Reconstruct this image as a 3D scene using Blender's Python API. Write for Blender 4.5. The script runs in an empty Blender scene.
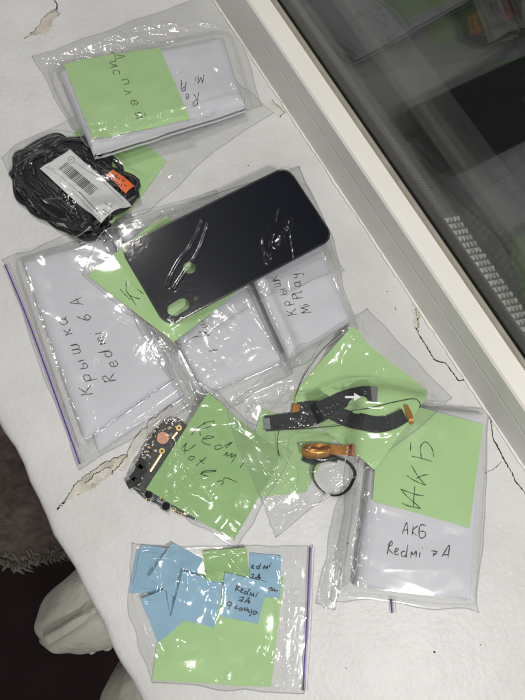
import bpy, math
import numpy as np
from mathutils import Matrix, Vector

# ------------------------------------------------------------------ camera, world, lamps
sc = bpy.context.scene
C = sc.collection
FPX, CX, CY, H = 502.6, 262.5, 350.0, 0.389
AX = np.array([0.99501252, 0.02383408, 0.09686088])      # world X in camera axes (right, down, forward)
AY = np.array([0.0, -0.97103489, 0.23893773])
AZ = np.array([0.09975016, -0.23774604, -0.96619187])
cam = bpy.data.cameras.new('camera')
cam.sensor_fit = 'VERTICAL'; cam.sensor_height = 24.0; cam.lens = FPX / 700.0 * 24.0
cam.clip_start = 0.01; cam.clip_end = 50
cam_o = bpy.data.objects.new('camera', cam); C.objects.link(cam_o)
r_, d_, f_ = [(AX[i], AY[i], AZ[i]) for i in range(3)]
cam_o.matrix_world = Matrix(((r_[0], -d_[0], -f_[0], 0), (r_[1], -d_[1], -f_[1], 0), (r_[2], -d_[2], -f_[2], H), (0, 0, 0, 1)))
sc.camera = cam_o

w = bpy.data.worlds.new("World"); sc.world = w; w.use_nodes = True
nt = w.node_tree; nt.nodes.clear()
wo = nt.nodes.new('ShaderNodeOutputWorld'); bg = nt.nodes.new('ShaderNodeBackground')
tc = nt.nodes.new('ShaderNodeTexCoord'); dot = nt.nodes.new('ShaderNodeVectorMath'); dot.operation = 'DOT_PRODUCT'
dot.inputs[1].default_value = (-0.18, 0.0, 1.0)      # room walls brighter than the ceiling
mr = nt.nodes.new('ShaderNodeValToRGB'); cr_ = mr.color_ramp
cr_.elements[0].position = .0; cr_.elements[0].color = (.05, .05, .05, 1)
cr_.elements[1].position = 1.0; cr_.elements[1].color = (.08, .08, .08, 1)
for p_, v_ in ((.42, .05), (.52, .38), (.66, .42), (.80, .12)):
    e_ = cr_.elements.new(p_); e_.color = (v_, v_, v_, 1)
ma = nt.nodes.new('ShaderNodeMath'); ma.operation = 'MULTIPLY_ADD'; ma.inputs[1].default_value = .5; ma.inputs[2].default_value = .5
nt.links.new(tc.outputs['Generated'], dot.inputs[0]); nt.links.new(dot.outputs['Value'], ma.inputs[0]); nt.links.new(ma.outputs[0], mr.inputs[0])
nt.links.new(mr.outputs[0], bg.inputs[1]); bg.inputs[0].default_value = (1.0, 0.985, 0.965, 1)
nt.links.new(bg.outputs[0], wo.inputs[0])

def lamp(name, loc, target, size, power, col):
    l = bpy.data.lights.new(name, 'AREA'); l.shape = 'DISK'; l.size = size; l.energy = power; l.color = col
    o = bpy.data.objects.new(name, l); C.objects.link(o); o.location = loc
    o.rotation_euler = (Vector(target) - Vector(loc)).to_track_quat('-Z', 'Y').to_euler()
    return o
LAMPS = [(-0.42, 0.98, 1.55), (0.417, -0.468, 0.90), (-0.06, 0.50, 1.60), (-0.075, -0.362, 1.50)]     # two bulbs of the room's ceiling light and two added lamps
lamp('added_glare_lamp', LAMPS[3], (0.08, 0.12, 0), 0.18, 3.2, (1.0, 0.98, 0.94))  # extra lamp added to throw glare on the film over the blue notes
lamp('third_ceiling_lamp', LAMPS[2], (0.08, 0.12, 0), 0.16, 3.0, (1.0, 0.98, 0.94))
lamp('ceiling_lamp', LAMPS[0], (0.08, 0.12, 0), 0.18, 4.6, (1.0, 0.97, 0.92))
lamp('added_low_lamp', LAMPS[1], (0.16, 0.10, 0), 0.14, 5.6, (1.0, 0.98, 0.95))  # added low lamp, hung near so the sill dims towards the left

sc.view_settings.view_transform = 'Standard'; sc.view_settings.look = 'None'
sc.view_settings.exposure = 0.12; sc.view_settings.gamma = 1.0
sc.render.engine = 'CYCLES'
sc.cycles.max_bounces = 12; sc.cycles.transparent_max_bounces = 48
sc.cycles.glossy_bounces = 5; sc.cycles.diffuse_bounces = 4; sc.cycles.transmission_bounces = 6
sc.cycles.caustics_reflective = False; sc.cycles.caustics_refractive = False
sc.cycles.sample_clamp_indirect = 4.0
sc.cycles.use_denoising = True

rng = np.random.default_rng(7)

# ------------------------------------------------------------------ materials
def newmat(name):
    m = bpy.data.materials.new(name); m.use_nodes = True; m.node_tree.nodes.clear()
    return m, m.node_tree.nodes, m.node_tree.links
def N(nodes, t, **k):
    n = nodes.new(t)
    for a, b in k.items(): setattr(n, a, b)
    return n
def mat(name, col, rough=0.5, metal=0.0, spec=0.5, bump=0.0, bscale=300, var=0.0, vscale=30, coat=0.0, sss=0.0, detail=4):
    m, n, l = newmat(name)
    out = n.new('ShaderNodeOutputMaterial'); p = n.new('ShaderNodeBsdfPrincipled')
    l.new(p.outputs[0], out.inputs[0])
    p.inputs['Roughness'].default_value = rough; p.inputs['Metallic'].default_value = metal
    p.inputs['Specular IOR Level'].default_value = spec
    p.inputs['Coat Weight'].default_value = coat; p.inputs['Coat Roughness'].default_value = 0.06
    p.inputs['Base Color'].default_value = (*col, 1)
    co = n.new('ShaderNodeTexCoord')
    if var > 0:
        ns = n.new('ShaderNodeTexNoise'); ns.inputs['Scale'].default_value = vscale; ns.inputs['Detail'].default_value = detail
        l.new(co.outputs['Object'], ns.inputs['Vector'])
        mp = n.new('ShaderNodeMapRange'); mp.inputs[3].default_value = 1 - var; mp.inputs[4].default_value = 1 + var
        mp.inputs[1].default_value = .25; mp.inputs[2].default_value = .75
        l.new(ns.outputs['Fac'], mp.inputs[0])
        mx = n.new('ShaderNodeVectorMath'); mx.operation = 'SCALE'; mx.inputs[0].default_value = col
        l.new(mp.outputs[0], mx.inputs['Scale']); l.new(mx.outputs[0], p.inputs['Base Color'])
    if bump > 0:
        nb = n.new('ShaderNodeTexNoise'); nb.inputs['Scale'].default_value = bscale; nb.inputs['Detail'].default_value = 5
        l.new(co.outputs['Object'], nb.inputs['Vector'])
        b = n.new('ShaderNodeBump'); b.inputs['Strength'].default_value = 1.0; b.inputs['Distance'].default_value = bump
        l.new(nb.outputs['Fac'], b.inputs['Height']); l.new(b.outputs[0], p.inputs['Normal'])
    return m

def thin_clear(name, tint, gain, rough, haze, hazecol, bump=0.0, bscale=250, patch=None):
    """thin clear plastic or glass: straight transmission, Fresnel gloss, a little milky scatter"""
    m, n, l = newmat(name)
    out = n.new('ShaderNodeOutputMaterial')
    geo = n.new('ShaderNodeNewGeometry')
    ior = n.new('ShaderNodeMapRange'); ior.inputs[3].default_value = 1.5; ior.inputs[4].default_value = 1 / 1.5
    l.new(geo.outputs['Backfacing'], ior.inputs[0])
    fr = n.new('ShaderNodeFresnel'); l.new(ior.outputs[0], fr.inputs['IOR'])
    g = n.new('ShaderNodeMath'); g.operation = 'MULTIPLY'; g.use_clamp = True; g.inputs[1].default_value = gain
    l.new(fr.outputs[0], g.inputs[0])
    tr = n.new('ShaderNodeBsdfTransparent'); tr.inputs[0].default_value = (*tint, 1)
    gl = n.new('ShaderNodeBsdfGlossy'); gl.inputs['Roughness'].default_value = rough * .8
    gl2 = n.new('ShaderNodeBsdfGlossy'); gl2.inputs['Roughness'].default_value = min(.32, rough * 2.3); gm = n.new('ShaderNodeMixShader'); gm.inputs[0].default_value = .32
    l.new(gl.outputs[0], gm.inputs[1]); l.new(gl2.outputs[0], gm.inputs[2])
    df = n.new('ShaderNodeBsdfDiffuse'); df.inputs[0].default_value = (*hazecol, 1)
    tl = n.new('ShaderNodeBsdfTranslucent'); tl.inputs[0].default_value = (*hazecol, 1)
    dm = n.new('ShaderNodeMixShader'); dm.inputs[0].default_value = .4
    l.new(df.outputs[0], dm.inputs[1]); l.new(tl.outputs[0], dm.inputs[2])
    m1 = n.new('ShaderNodeMixShader'); m1.inputs[0].default_value = haze
    l.new(tr.outputs[0], m1.inputs[1]); l.new(dm.outputs[0], m1.inputs[2])
    m2 = n.new('ShaderNodeMixShader'); l.new(g.outputs[0], m2.inputs[0])
    l.new(m1.outputs[0], m2.inputs[1]); l.new(gm.outputs[0], m2.inputs[2])
    l.new(m2.outputs[0], out.inputs[0])
    if bump > 0:
        co = n.new('ShaderNodeTexCoord')
        nb = n.new('ShaderNodeTexNoise'); nb.inputs['Scale'].default_value = bscale; nb.inputs['Detail'].default_value = 3
        nb.inputs['Distortion'].default_value = 0.6
        l.new(co.outputs['Object'], nb.inputs['Vector'])
        ab = n.new('ShaderNodeMath'); ab.operation = 'SUBTRACT'; ab.inputs[1].default_value = .5; l.new(nb.outputs['Fac'], ab.inputs[0])
        a2 = n.new('ShaderNodeMath'); a2.operation = 'ABSOLUTE'; l.new(ab.outputs[0], a2.inputs[0])
        pn = n.new('ShaderNodeTexNoise'); pn.inputs['Scale'].default_value = 28; pn.inputs['Detail'].default_value = 2
        l.new(co.outputs['Object'], pn.inputs['Vector'])
        pr = n.new('ShaderNodeMapRange'); pr.inputs[1].default_value = .42; pr.inputs[2].default_value = .68
        pr.inputs[3].default_value = .18; pr.inputs[4].default_value = 1.0
        l.new(pn.outputs['Fac'], pr.inputs[0])
        b = n.new('ShaderNodeBump'); b.inputs['Distance'].default_value = bump
        l.new(pr.outputs[0], b.inputs['Strength']); l.new(a2.outputs[0], b.inputs['Height'])
        l.new(b.outputs[0], gl.inputs['Normal']); l.new(b.outputs[0], gl2.inputs['Normal']) 
    return m

M = {}
M['film'] = thin_clear('clear_plastic_film', (.990, .992, .992), 1.0, .09, .024, (.8, .8, .82), bump=.00028, bscale=90)
M['film_smooth'] = thin_clear('tight_clear_film', (.99, .992, .992), .75, .09, .004, (.8, .8, .82), bump=.0002, bscale=160)
M['film_stiff'] = thin_clear('thick_clear_plastic', (.975, .98, .98), 1.2, .10, .03, (.75, .76, .76), bump=.0006, bscale=120)
M['seam'] = thin_clear('plastic_seam', (.98, .982, .985), .7, .2, .40, (.8, .8, .82))
M['glass'] = thin_clear('window_glass', (.93, .94, .93), 1.3, 0.0, .012, (.6, .6, .58))
M['zip_purple'] = mat('purple_zip_line', (.10, .04, .36), .35)
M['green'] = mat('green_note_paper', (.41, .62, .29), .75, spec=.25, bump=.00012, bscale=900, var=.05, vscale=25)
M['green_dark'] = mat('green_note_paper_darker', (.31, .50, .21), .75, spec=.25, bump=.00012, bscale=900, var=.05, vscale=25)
M['blue'] = mat('blue_note_paper', (.285, .47, .61), .75, spec=.25, bump=.0001, bscale=900, var=.06, vscale=40)
M['paper'] = mat('white_wrapping_paper', (.62, .62, .665), .8, spec=.2, bump=.0004, bscale=140, var=.03, vscale=20)
M['label'] = mat('printed_label_paper', (.66, .66, .66), .5, spec=.4, bump=.0003, bscale=80, var=.04, vscale=40)
M['orange'] = mat('orange_sticker_paper', (.86, .16, .03), .5, var=.12, vscale=200)
M['ink'] = mat('pen_ink', (.018, .016, .022), .5)
M['ink_green'] = mat('pen_ink_on_green', (.02, .035, .02), .5)
M['print'] = mat('grey_print', (.10, .10, .11), .6)
M['phone'] = mat('glossy_black_back', (.0025, .0045, .011), .38, spec=.12)
M['phone_edge'] = mat('black_cover_rim', (.02, .021, .027), .3)
M['rubber'] = mat('black_cable_rubber', (.010, .010, .013), .33, spec=.45, bump=.0002, bscale=500)
M['flex'] = mat('black_flex_film', (.014, .017, .019), .5, spec=.3, bump=.0002, bscale=250, var=.1, vscale=300)
M['copper'] = mat('copper_flex', (.50, .22, .04), .28, metal=.55, bump=.0002, bscale=200, var=.25, vscale=150)
M['gold'] = mat('gold_contacts', (.82, .58, .20), .3, metal=.8)
M['steel'] = mat('tin_shield', (.55, .55, .54), .3, metal=.8, bump=.0003, bscale=300)
M['steel_dull'] = mat('dull_connector', (.16, .16, .155), .5, metal=.3)
M['pcb'] = mat('dark_circuit_board', (.035, .04, .038), .45, var=.5, vscale=400)
M['rosecopper'] = mat('copper_patch', (.65, .34, .22), .45, metal=.5, bump=.0008, bscale=700)
M['white_ink'] = mat('white_print', (.75, .77, .78), .6)
M['grey_ink'] = mat('grey_flex_print', (.22, .24, .24), .6)
M['pvc'] = mat('white_window_plastic', (.76, .75, .71), .38, bump=.00015, bscale=400, var=.03, vscale=12)
M['pvc_lit'] = mat('lit_window_ledge', (.86, .84, .78), .35, bump=.00012, bscale=300, var=.03, vscale=15)  # same frame plastic, lightened to carry the overhead light on its top
M['lip'] = mat('beige_grey_seal', (.40, .37, .31), .5, var=.15, vscale=60)
M['gasket'] = mat('dark_rubber_gasket', (.12, .12, .118), .5)
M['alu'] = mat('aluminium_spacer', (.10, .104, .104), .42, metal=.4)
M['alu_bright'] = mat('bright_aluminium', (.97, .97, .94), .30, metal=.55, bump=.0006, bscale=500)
M['dots'] = mat('spacer_perforation', (.55, .56, .55), .4)
M['night'] = mat('night_shade_black', (.010, .010, .011), .95, spec=.1)  # near-black colour holds the night outside and the shade under the sill
M['outsill'] = mat('outer_ledge_metal', (.055, .054, .050), .6, var=.2, vscale=20)
M['radiator'] = mat('old_white_radiator_paint', (.36, .345, .30), .5, bump=.004, bscale=45, var=.15, vscale=28)
M['floor'] = mat('floor_with_shade', (.016, .007, .008), .8, spec=.2, var=.3, vscale=8)  # near-black colour stands in for the shade below the sill
M['plaster'] = mat('chipped_plaster', (.55, .52, .44), .9, spec=.2, bump=.0012, bscale=300, var=.28, vscale=90)
M['plaster_light'] = mat('bare_filler', (.60, .58, .53), .85, spec=.2, bump=.001, bscale=260, var=.12, vscale=120)
M['crack'] = mat('dark_crack', (.045, .038, .03), .9, spec=.1)

def sill_material():
    m, n, l = newmat('white_sill_paint')
    out = n.new('ShaderNodeOutputMaterial'); p = n.new('ShaderNodeBsdfPrincipled'); l.new(p.outputs[0], out.inputs[0])
    p.inputs['Roughness'].default_value = .42; p.inputs['Specular IOR Level'].default_value = .35
    co = n.new('ShaderNodeTexCoord')
    a = n.new('ShaderNodeTexNoise'); a.inputs['Scale'].default_value = 9; a.inputs['Detail'].default_value = 9; a.inputs['Roughness'].default_value = .62
    b = n.new('ShaderNodeTexNoise'); b.inputs['Scale'].default_value = 260; b.inputs['Detail'].default_value = 3
    c = n.new('ShaderNodeTexNoise'); c.inputs['Scale'].default_value = 55; c.inputs['Detail'].default_value = 6
    for q in (a, b, c): l.new(co.outputs['Object'], q.inputs['Vector'])
    r = n.new('ShaderNodeValToRGB'); r.color_ramp.elements[0].position = .3; r.color_ramp.elements[1].position = .7
    r.color_ramp.elements[0].color = (.57, .565, .55, 1); r.color_ramp.elements[1].color = (.72, .718, .71, 1)
    l.new(a.outputs['Fac'], r.inputs[0])
    # sparse specks of dirt
    sp = n.new('ShaderNodeTexVoronoi'); sp.inputs['Scale'].default_value = 42; l.new(co.outputs['Object'], sp.inputs['Vector'])
    st = n.new('ShaderNodeMapRange'); st.inputs[1].default_value = .028; st.inputs[2].default_value = .040
    l.new(sp.outputs['Distance'], st.inputs[0])
    n2 = n.new('ShaderNodeTexNoise'); n2.inputs['Scale'].default_value = 11; l.new(co.outputs['Object'], n2.inputs['Vector'])
    g2 = n.new('ShaderNodeMath'); g2.operation = 'LESS_THAN'; g2.inputs[1].default_value = .57; l.new(n2.outputs['Fac'], g2.inputs[0])
    mx2 = n.new('ShaderNodeMath'); mx2.operation = 'MAXIMUM'; l.new(st.outputs[0], mx2.inputs[0]); l.new(g2.outputs[0], mx2.inputs[1])
    mix = n.new('ShaderNodeMix'); mix.data_type = 'RGBA'; mix.inputs['A'].default_value = (.22, .19, .15, 1)
    l.new(mx2.outputs[0], mix.inputs['Factor']); l.new(r.outputs[0], mix.inputs['B']); l.new(mix.outputs['Result'], p.inputs['Base Color'])
    b1 = n.new('ShaderNodeBump'); b1.inputs['Distance'].default_value = .0005; l.new(b.outputs['Fac'], b1.inputs['Height'])
    b2 = n.new('ShaderNodeBump'); b2.inputs['Distance'].default_value = .0007; l.new(c.outputs['Fac'], b2.inputs['Height'])
    l.new(b1.outputs[0], b2.inputs['Normal']); l.new(b2.outputs[0], p.inputs['Normal'])
    return m
M['sill'] = sill_material()
def rug_material():
    m, n, l = newmat('brown_rug_pile')
    out = n.new('ShaderNodeOutputMaterial'); p = n.new('ShaderNodeBsdfPrincipled'); l.new(p.outputs[0], out.inputs[0])
    p.inputs['Roughness'].default_value = .95
    co = n.new('ShaderNodeTexCoord'); mp = n.new('ShaderNodeMapping'); mp.inputs['Scale'].default_value = (1, 1.5, 1); mp.inputs['Rotation'].default_value = (0, 0, .5)
    l.new(co.outputs['Object'], mp.inputs[0])
    a = n.new('ShaderNodeTexNoise'); a.inputs['Scale'].default_value = 38; a.inputs['Detail'].default_value = 12; a.inputs['Roughness'].default_value = .78; a.inputs['Distortion'].default_value = .4
    l.new(mp.outputs[0], a.inputs['Vector'])
    r = n.new('ShaderNodeValToRGB'); r.color_ramp.elements[0].position = .35; r.color_ramp.elements[1].position = .68
    r.color_ramp.elements[0].color = (.060, .042, .034, 1); r.color_ramp.elements[1].color = (.20, .155, .13, 1)
    l.new(a.outputs['Fac'], r.inputs[0]); l.new(r.outputs[0], p.inputs['Base Color'])
    b = n.new('ShaderNodeBump'); b.inputs['Distance'].default_value = .006; l.new(a.outputs['Fac'], b.inputs['Height']); l.new(b.outputs[0], p.inputs['Normal'])
    return m
M['rug'] = rug_material()
M['fringe'] = mat('pale_rug_edge', (.13, .115, .095), .9, var=.4, vscale=90, bump=.004, bscale=160)

# ------------------------------------------------------------------ object helpers
def tag(o, label=None, cat=None, group=None, kind=None):
    if label: o['label'] = label
    if cat: o['category'] = cat
    if group: o['group'] = group
    if kind: o['kind'] = kind
    return o
def link_mesh(name, verts, faces, m, parent=None, smooth=True):
    me = bpy.data.meshes.new(name)
    verts = np.asarray(verts, dtype=np.float32)
    if isinstance(faces, np.ndarray):
        k = faces.shape[1]; F = faces.astype(np.int32)
        me.vertices.add(len(verts)); me.vertices.foreach_set('co', verts.ravel())
        me.loops.add(F.size); me.loops.foreach_set('vertex_index', F.ravel())
        me.polygons.add(len(F)); me.polygons.foreach_set('loop_start', np.arange(0, F.size, k, dtype=np.int32))
        try: me.polygons.foreach_set('loop_total', np.full(len(F), k, dtype=np.int32))
        except Exception: pass
        me.update(calc_edges=True)
    else:
        me.from_pydata([tuple(map(float, v)) for v in verts], [], [tuple(int(i) for i in f) for f in faces]); me.update()
    if smooth: me.polygons.foreach_set('use_smooth', np.ones(len(me.polygons), dtype=bool))
    me.materials.append(m)
    o = bpy.data.objects.new(name, me); C.objects.link(o)
    if parent is not None: o.parent = parent
    return o
def empty(name, loc=(0, 0, 0)):
    o = bpy.data.objects.new(name, None); o.empty_display_size = .01; C.objects.link(o)
    return o
class MB:
    def __init__(s): s.v = []; s.f = []
    def add(s, v, f):
        k = len(s.v); s.v += [tuple(x) for x in v]; s.f += [tuple(i + k for i in q) for q in f]
    def build(s, name, m, parent=None, smooth=True): return link_mesh(name, np.array(s.v), s.f, m, parent, smooth)

# ------------------------------------------------------------------ pixel -> place on the sill
def W(p, z=0.0):
    p = np.atleast_2d(np.asarray(p, float)); r = np.c_[(p[:, 0] - CX) / FPX, (p[:, 1] - CY) / FPX, np.ones(len(p))]
    q = np.c_[r @ AX, r @ AY, r @ AZ]; t = (z - H) / q[:, 2]
    return q[:, :2] * t[:, None]

# height map of everything lying on the sill (0.5 mm cells)
CS = 0.0005; X0, X1, Y0, Y1 = -.26, .30, -.20, .52
NX, NY = int((X1 - X0) / CS), int((Y1 - Y0) / CS)
HM = np.zeros((NX, NY), np.float32)
def samp(A, xy):
    fx = np.clip((xy[:, 0] - X0) / CS - .5, 0, NX - 1.001); fy = np.clip((xy[:, 1] - Y0) / CS - .5, 0, NY - 1.001)
    i = fx.astype(int); j = fy.astype(int); a = fx - i; b = fy - j
    return A[i, j] * (1 - a) * (1 - b) + A[i + 1, j] * a * (1 - b) + A[i, j + 1] * (1 - a) * b + A[i + 1, j + 1] * a * b
def on(p, A=None, iters=4, add=0.0):
    """points of the heap's surface seen at these pixels"""
    A = HM if A is None else A
    p = np.atleast_2d(np.asarray(p, float)); r = np.c_[(p[:, 0] - CX) / FPX, (p[:, 1] - CY) / FPX, np.ones(len(p))]
    q = np.c_[r @ AX, r @ AY, r @ AZ]; q = q[:, :2] / q[:, 2:]           # xy per unit z
    z = np.full(len(p), .045); done = np.zeros(len(p), bool)
    for _ in range(150):
        xy = q * (z - H)[:, None]; hit = samp(A, xy) >= z; done |= hit
        z = np.where(done, z, z - .0003)
        if done.all() or z.min() < -.001: break
    z = np.maximum(z, 0); xy = q * (z - H)[:, None]; z2 = samp(A, xy)
    return np.c_[xy, np.maximum(z, z2) + add]
def maxf(A, r):
    if r < 1: return A
    for ax in (0, 1):
        B = A.copy(); done = 0
        while done < r:
            s = min(max(1, done if done else 1), r - done)
            f = np.roll(B, s, ax); g = np.roll(B, -s, ax); B = np.maximum(B, np.maximum(f, g)); done += s
        A = B
    return A
def boxf(A, r):
    if r < 1: return A
    for ax in (0, 1):
        P = np.pad(A, [(r + 1, r) if i == ax else (0, 0) for i in (0, 1)], mode='edge').astype(np.float64)
        S = np.cumsum(P, axis=ax); n = A.shape[ax]
        A = (np.take(S, range(2 * r + 1, 2 * r + 1 + n), ax) - np.take(S, range(0, n), ax)) / (2 * r + 1)
    return A.astype(np.float32)
def drape(A, rmm):
    r = max(1, int(rmm / 1000 / CS)); r1 = max(1, r // 2)
    B = maxf(A, r)
    return boxf(boxf(B, r1), max(1, r - r1))
def window(poly, pad=.02):
    lo = np.floor((poly.min(0) - pad - [X0, Y0]) / CS).astype(int); hi = np.ceil((poly.max(0) + pad - [X0, Y0]) / CS).astype(int)
    i0, j0 = max(lo[0], 0), max(lo[1], 0); i1, j1 = min(hi[0], NX), min(hi[1], NY)
    gx = X0 + (np.arange(i0, i1) + .5) * CS; gy = Y0 + (np.arange(j0, j1) + .5) * CS
    return slice(i0, i1), slice(j0, j1), *np.meshgrid(gx, gy, indexing='ij')
def inside(poly, gx, gy):
    m = np.zeros(gx.shape, bool); n = len(poly)
    for k in range(n):
        (xa, ya), (xb, yb) = poly[k], poly[(k + 1) % n]
        if ya == yb: continue
        c = ((ya > gy) != (yb > gy)) & (gx < (xb - xa) * (gy - ya) / (yb - ya) + xa); m ^= c
    return m
def segdist(a, b, gx, gy):
    d = b - a; L = d @ d + 1e-12
    t = np.clip(((gx - a[0]) * d[0] + (gy - a[1]) * d[1]) / L, 0, 1)
    return np.hypot(gx - a[0] - t * d[0], gy - a[1] - t * d[1]), t
def polydist(poly, gx, gy, closed=True):
    D = np.full(gx.shape, 9.0); n = len(poly)
    for k in range(n if closed else n - 1): D = np.minimum(D, segdist(poly[k], poly[(k + 1) % n], gx, gy)[0])
    return D
def gnoise(shape, l1, l2=None, ang=0.0):
    """smooth random field, unit variance, correlation lengths in metres"""
    l2 = l2 or l1
    F = np.fft.rfft2(rng.standard_normal(shape))
    kx = np.fft.fftfreq(shape[0], CS)[:, None]; ky = np.fft.rfftfreq(shape[1], CS)[None]
    ca, sa = math.cos(ang), math.sin(ang); a = kx * ca + ky * sa; b = -kx * sa + ky * ca
    A = np.fft.irfft2(F * np.exp(-2 * math.pi ** 2 * ((a * l1) ** 2 + (b * l2) ** 2) / 4), shape)
    return (A / A.std()).astype(np.float32)
def catmull(P, k=5):
    P = np.asarray(P, float)
    if len(P) < 3: return P
    Q = np.vstack([2 * P[0] - P[1], P, 2 * P[-1] - P[-2]]); out = []
    for i in range(1, len(Q) - 2):
        for t in np.arange(k) / k:
            out.append(.5 * ((2 * Q[i]) + (-Q[i - 1] + Q[i + 1]) * t + (2 * Q[i - 1] - 5 * Q[i] + 4 * Q[i + 1] - Q[i + 2]) * t * t + (-Q[i - 1] + 3 * Q[i] - 3 * Q[i + 1] + Q[i + 2]) * t ** 3))
    out.append(P[-1]); return np.array(out)
def tube(mb, P, r, n=6, flat=1.0):
    P = np.asarray(P, float)
    if len(P) < 2: return
    T = np.gradient(P, axis=0); T /= np.linalg.norm(T, axis=1)[:, None] + 1e-12
    R = np.broadcast_to(np.asarray(r, float), (len(P),))
    V = []
    for p, t, rr in zip(P, T, R):
        s = np.cross(t, [0, 0, 1.0]); L = np.linalg.norm(s); s = s / L if L > 1e-6 else np.array([1.0, 0, 0]); u = np.cross(s, t)
        for k in range(n):
            a = 2 * math.pi * k / n; V.append(p + s * math.cos(a) * rr + u * math.sin(a) * rr * flat)
    F = [(i * n + k, i * n + (k + 1) % n, (i + 1) * n + (k + 1) % n, (i + 1) * n + k) for i in range(len(P) - 1) for k in range(n)]
    F += [tuple(range(n))[::-1], tuple((len(P) - 1) * n + k for k in range(n))]
    mb.add(V, F)
def write(strokes, ox, oy, s, parent, m, name='handwriting', r=.00027, A=None):
    mb = MB()
    for st in strokes:
        if len(st) == 1: st = [st[0], (st[0][0] + s * .8, st[0][1] + s * .5)]
        P = catmull([(ox + x / s, oy + y / s) for x, y in st], 5)
        if len(P) == 2: P = P[0] + (P[1] - P[0]) * np.linspace(0, 1, 8)[:, None]
        Q = on(P, A, 3, .00024)
        rr = r * (1 + .32 * np.sin(np.arange(len(Q)) * 1.3 + rng.random() * 6)); rr[0] *= .6; rr[-1] *= .5
        tube(mb, Q, rr, 5, .35)
    return mb.build(name, m, parent)

FONT = {'К': [[(0, 0), (.05, 1)], [(.6, 1), (.08, .45)], [(.2, .55), (.65, 0)]], 'р': [[(0, .6), (.05, -.4)], [(0, .5), (.3, .65), (.5, .4), (.3, .1), (.03, .2)]],
        'ы': [[(0, .6), (.02, 0), (.3, 0), (.4, .2), (.05, .32)], [(.6, .6), (.62, 0)]], 'ш': [[(0, .6), (.02, .02), (.25, .02), (.32, .6), (.34, .02), (.6, .02), (.67, .6), (.7, 0)]],
        'к': [[(0, .6), (.02, 0)], [(.4, .6), (.05, .3)], [(.1, .34), (.45, 0)]], 'а': [[(.45, .5), (.2, .6), (0, .3), (.2, 0), (.42, .2), (.45, .6), (.48, .05), (.6, .05)]],
        'R': [[(0, 0), (.1, 1)], [(0, .85), (.4, 1), (.5, .75), (.1, .5)], [(.15, .5), (.55, 0)]], 'e': [[(0, .3), (.4, .35), (.3, .6), (.05, .45), (.08, .1), (.3, 0), (.5, .15)]],
        'd': [[(.4, .45), (.15, .55), (0, .25), (.2, 0), (.4, .2), (.5, 1.)], [(.5, 1.), (.48, .05)]], 'm': [[(0, .5), (.03, 0), (.06, .35), (.22, .5), (.27, 0), (.3, .35), (.48, .5), (.55, 0)]],
        'i': [[(0, .5), (.03, 0)], [(.05, .78), (.08, .82)]], '6': [[(.4, 1), (.1, .6), (0, .25), (.2, 0), (.4, .2), (.25, .45), (.03, .3)]], 'A': [[(0, 0), (.3, 1)], [(.3, 1), (.55, 0)], [(.1, .35), (.5, .38)]],
        '7': [[(0, .85), (.5, .95)], [(.5, .95), (.2, 0)], [(.05, .45), (.5, .5)]], 'Д': [[(-.12, -.2), (-.1, .05), (.62, .05), (.64, -.2)], [(.08, .05), (.35, 1)], [(.35, 1), (.5, .05)]],
        'и': [[(0, .6), (.02, .05), (.2, .1), (.42, .6), (.45, .05), (.55, .1)]], 'с': [[(.42, .5), (.2, .6), (0, .3), (.15, 0), (.45, .1)]], 'п': [[(0, .6), (.02, 0)], [(0, .58), (.4, .6), (.42, 0)]],
        'л': [[(-.05, 0), (.12, .08), (.25, .6)], [(.25, .6), (.45, 0)]], 'й': [[(0, .6), (.02, .05), (.2, .1), (.42, .6), (.45, .05), (.55, .1)], [(.08, .85), (.4, .9)]],
        'M': [[(0, 0), (.1, 1)], [(.1, 1), (.35, .3)], [(.35, .3), (.65, 1)], [(.65, 1), (.7, 0)]], 'P': [[(0, 0), (.08, 1)], [(0, .9), (.4, 1), (.5, .75), (.08, .45)]], 'l': [[(0, 1), (.02, .05), (.15, .02)]],
        'y': [[(0, .6), (.08, .25), (.3, .25), (.4, .6)], [(.4, .6), (.3, -.4), (.05, -.3)]]}
def lettering(items, up, right):
    """hand-drawn letters centred on pixel-tile points; up and right are the letter's axes"""
    up, right = np.array(up, float), np.array(right, float); out = []
    for it in items:
        ch, x, y = it[:3]; k = it[3] if len(it) > 3 else 1.0
        j = rng.standard_normal(2) * .03
        for st in FONT[ch]:
            out.append([tuple(np.array([x, y]) + k * (right * (px - .28 + j[0] * py) + up * (py - .42 + j[1] * px))) for px, py in st])
    return out

# Coons patch from four sides
def coons(sides, nu, nv, us=None, vs=None):
    us = np.linspace(0, 1, nu) if us is None else us; vs = np.linspace(0, 1, nv) if vs is None else vs
    def ev(S, t):
        S = np.asarray(S, float); L = np.r_[0, np.cumsum(np.linalg.norm(np.diff(S, axis=0), axis=1))]; L /= L[-1]
        return np.c_[np.interp(t, L, S[:, 0]), np.interp(t, L, S[:, 1])]
    B, R, T, Lf = sides       # B: p00->p10, R: p10->p11, T: p01->p11, Lf: p00->p01
    b, t, l, r = ev(B, us), ev(T, us), ev(Lf, vs), ev(R, vs)
    u = us[:, None, None]; v = vs[None, :, None]
    P = (1 - v) * b[:, None] + v * t[:, None] + (1 - u) * l[None] + u * r[None] - ((1 - u) * (1 - v) * b[0] + u * (1 - v) * b[-1] + (1 - u) * v * t[0] + u * v * t[-1])
    return P
def gridfaces(nu, nv):
    i, j = np.meshgrid(np.arange(nu - 1), np.arange(nv - 1), indexing='ij'); a = (i * nv + j).ravel()
    return np.c_[a, a + nv, a + nv + 1, a + 1]
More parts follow.
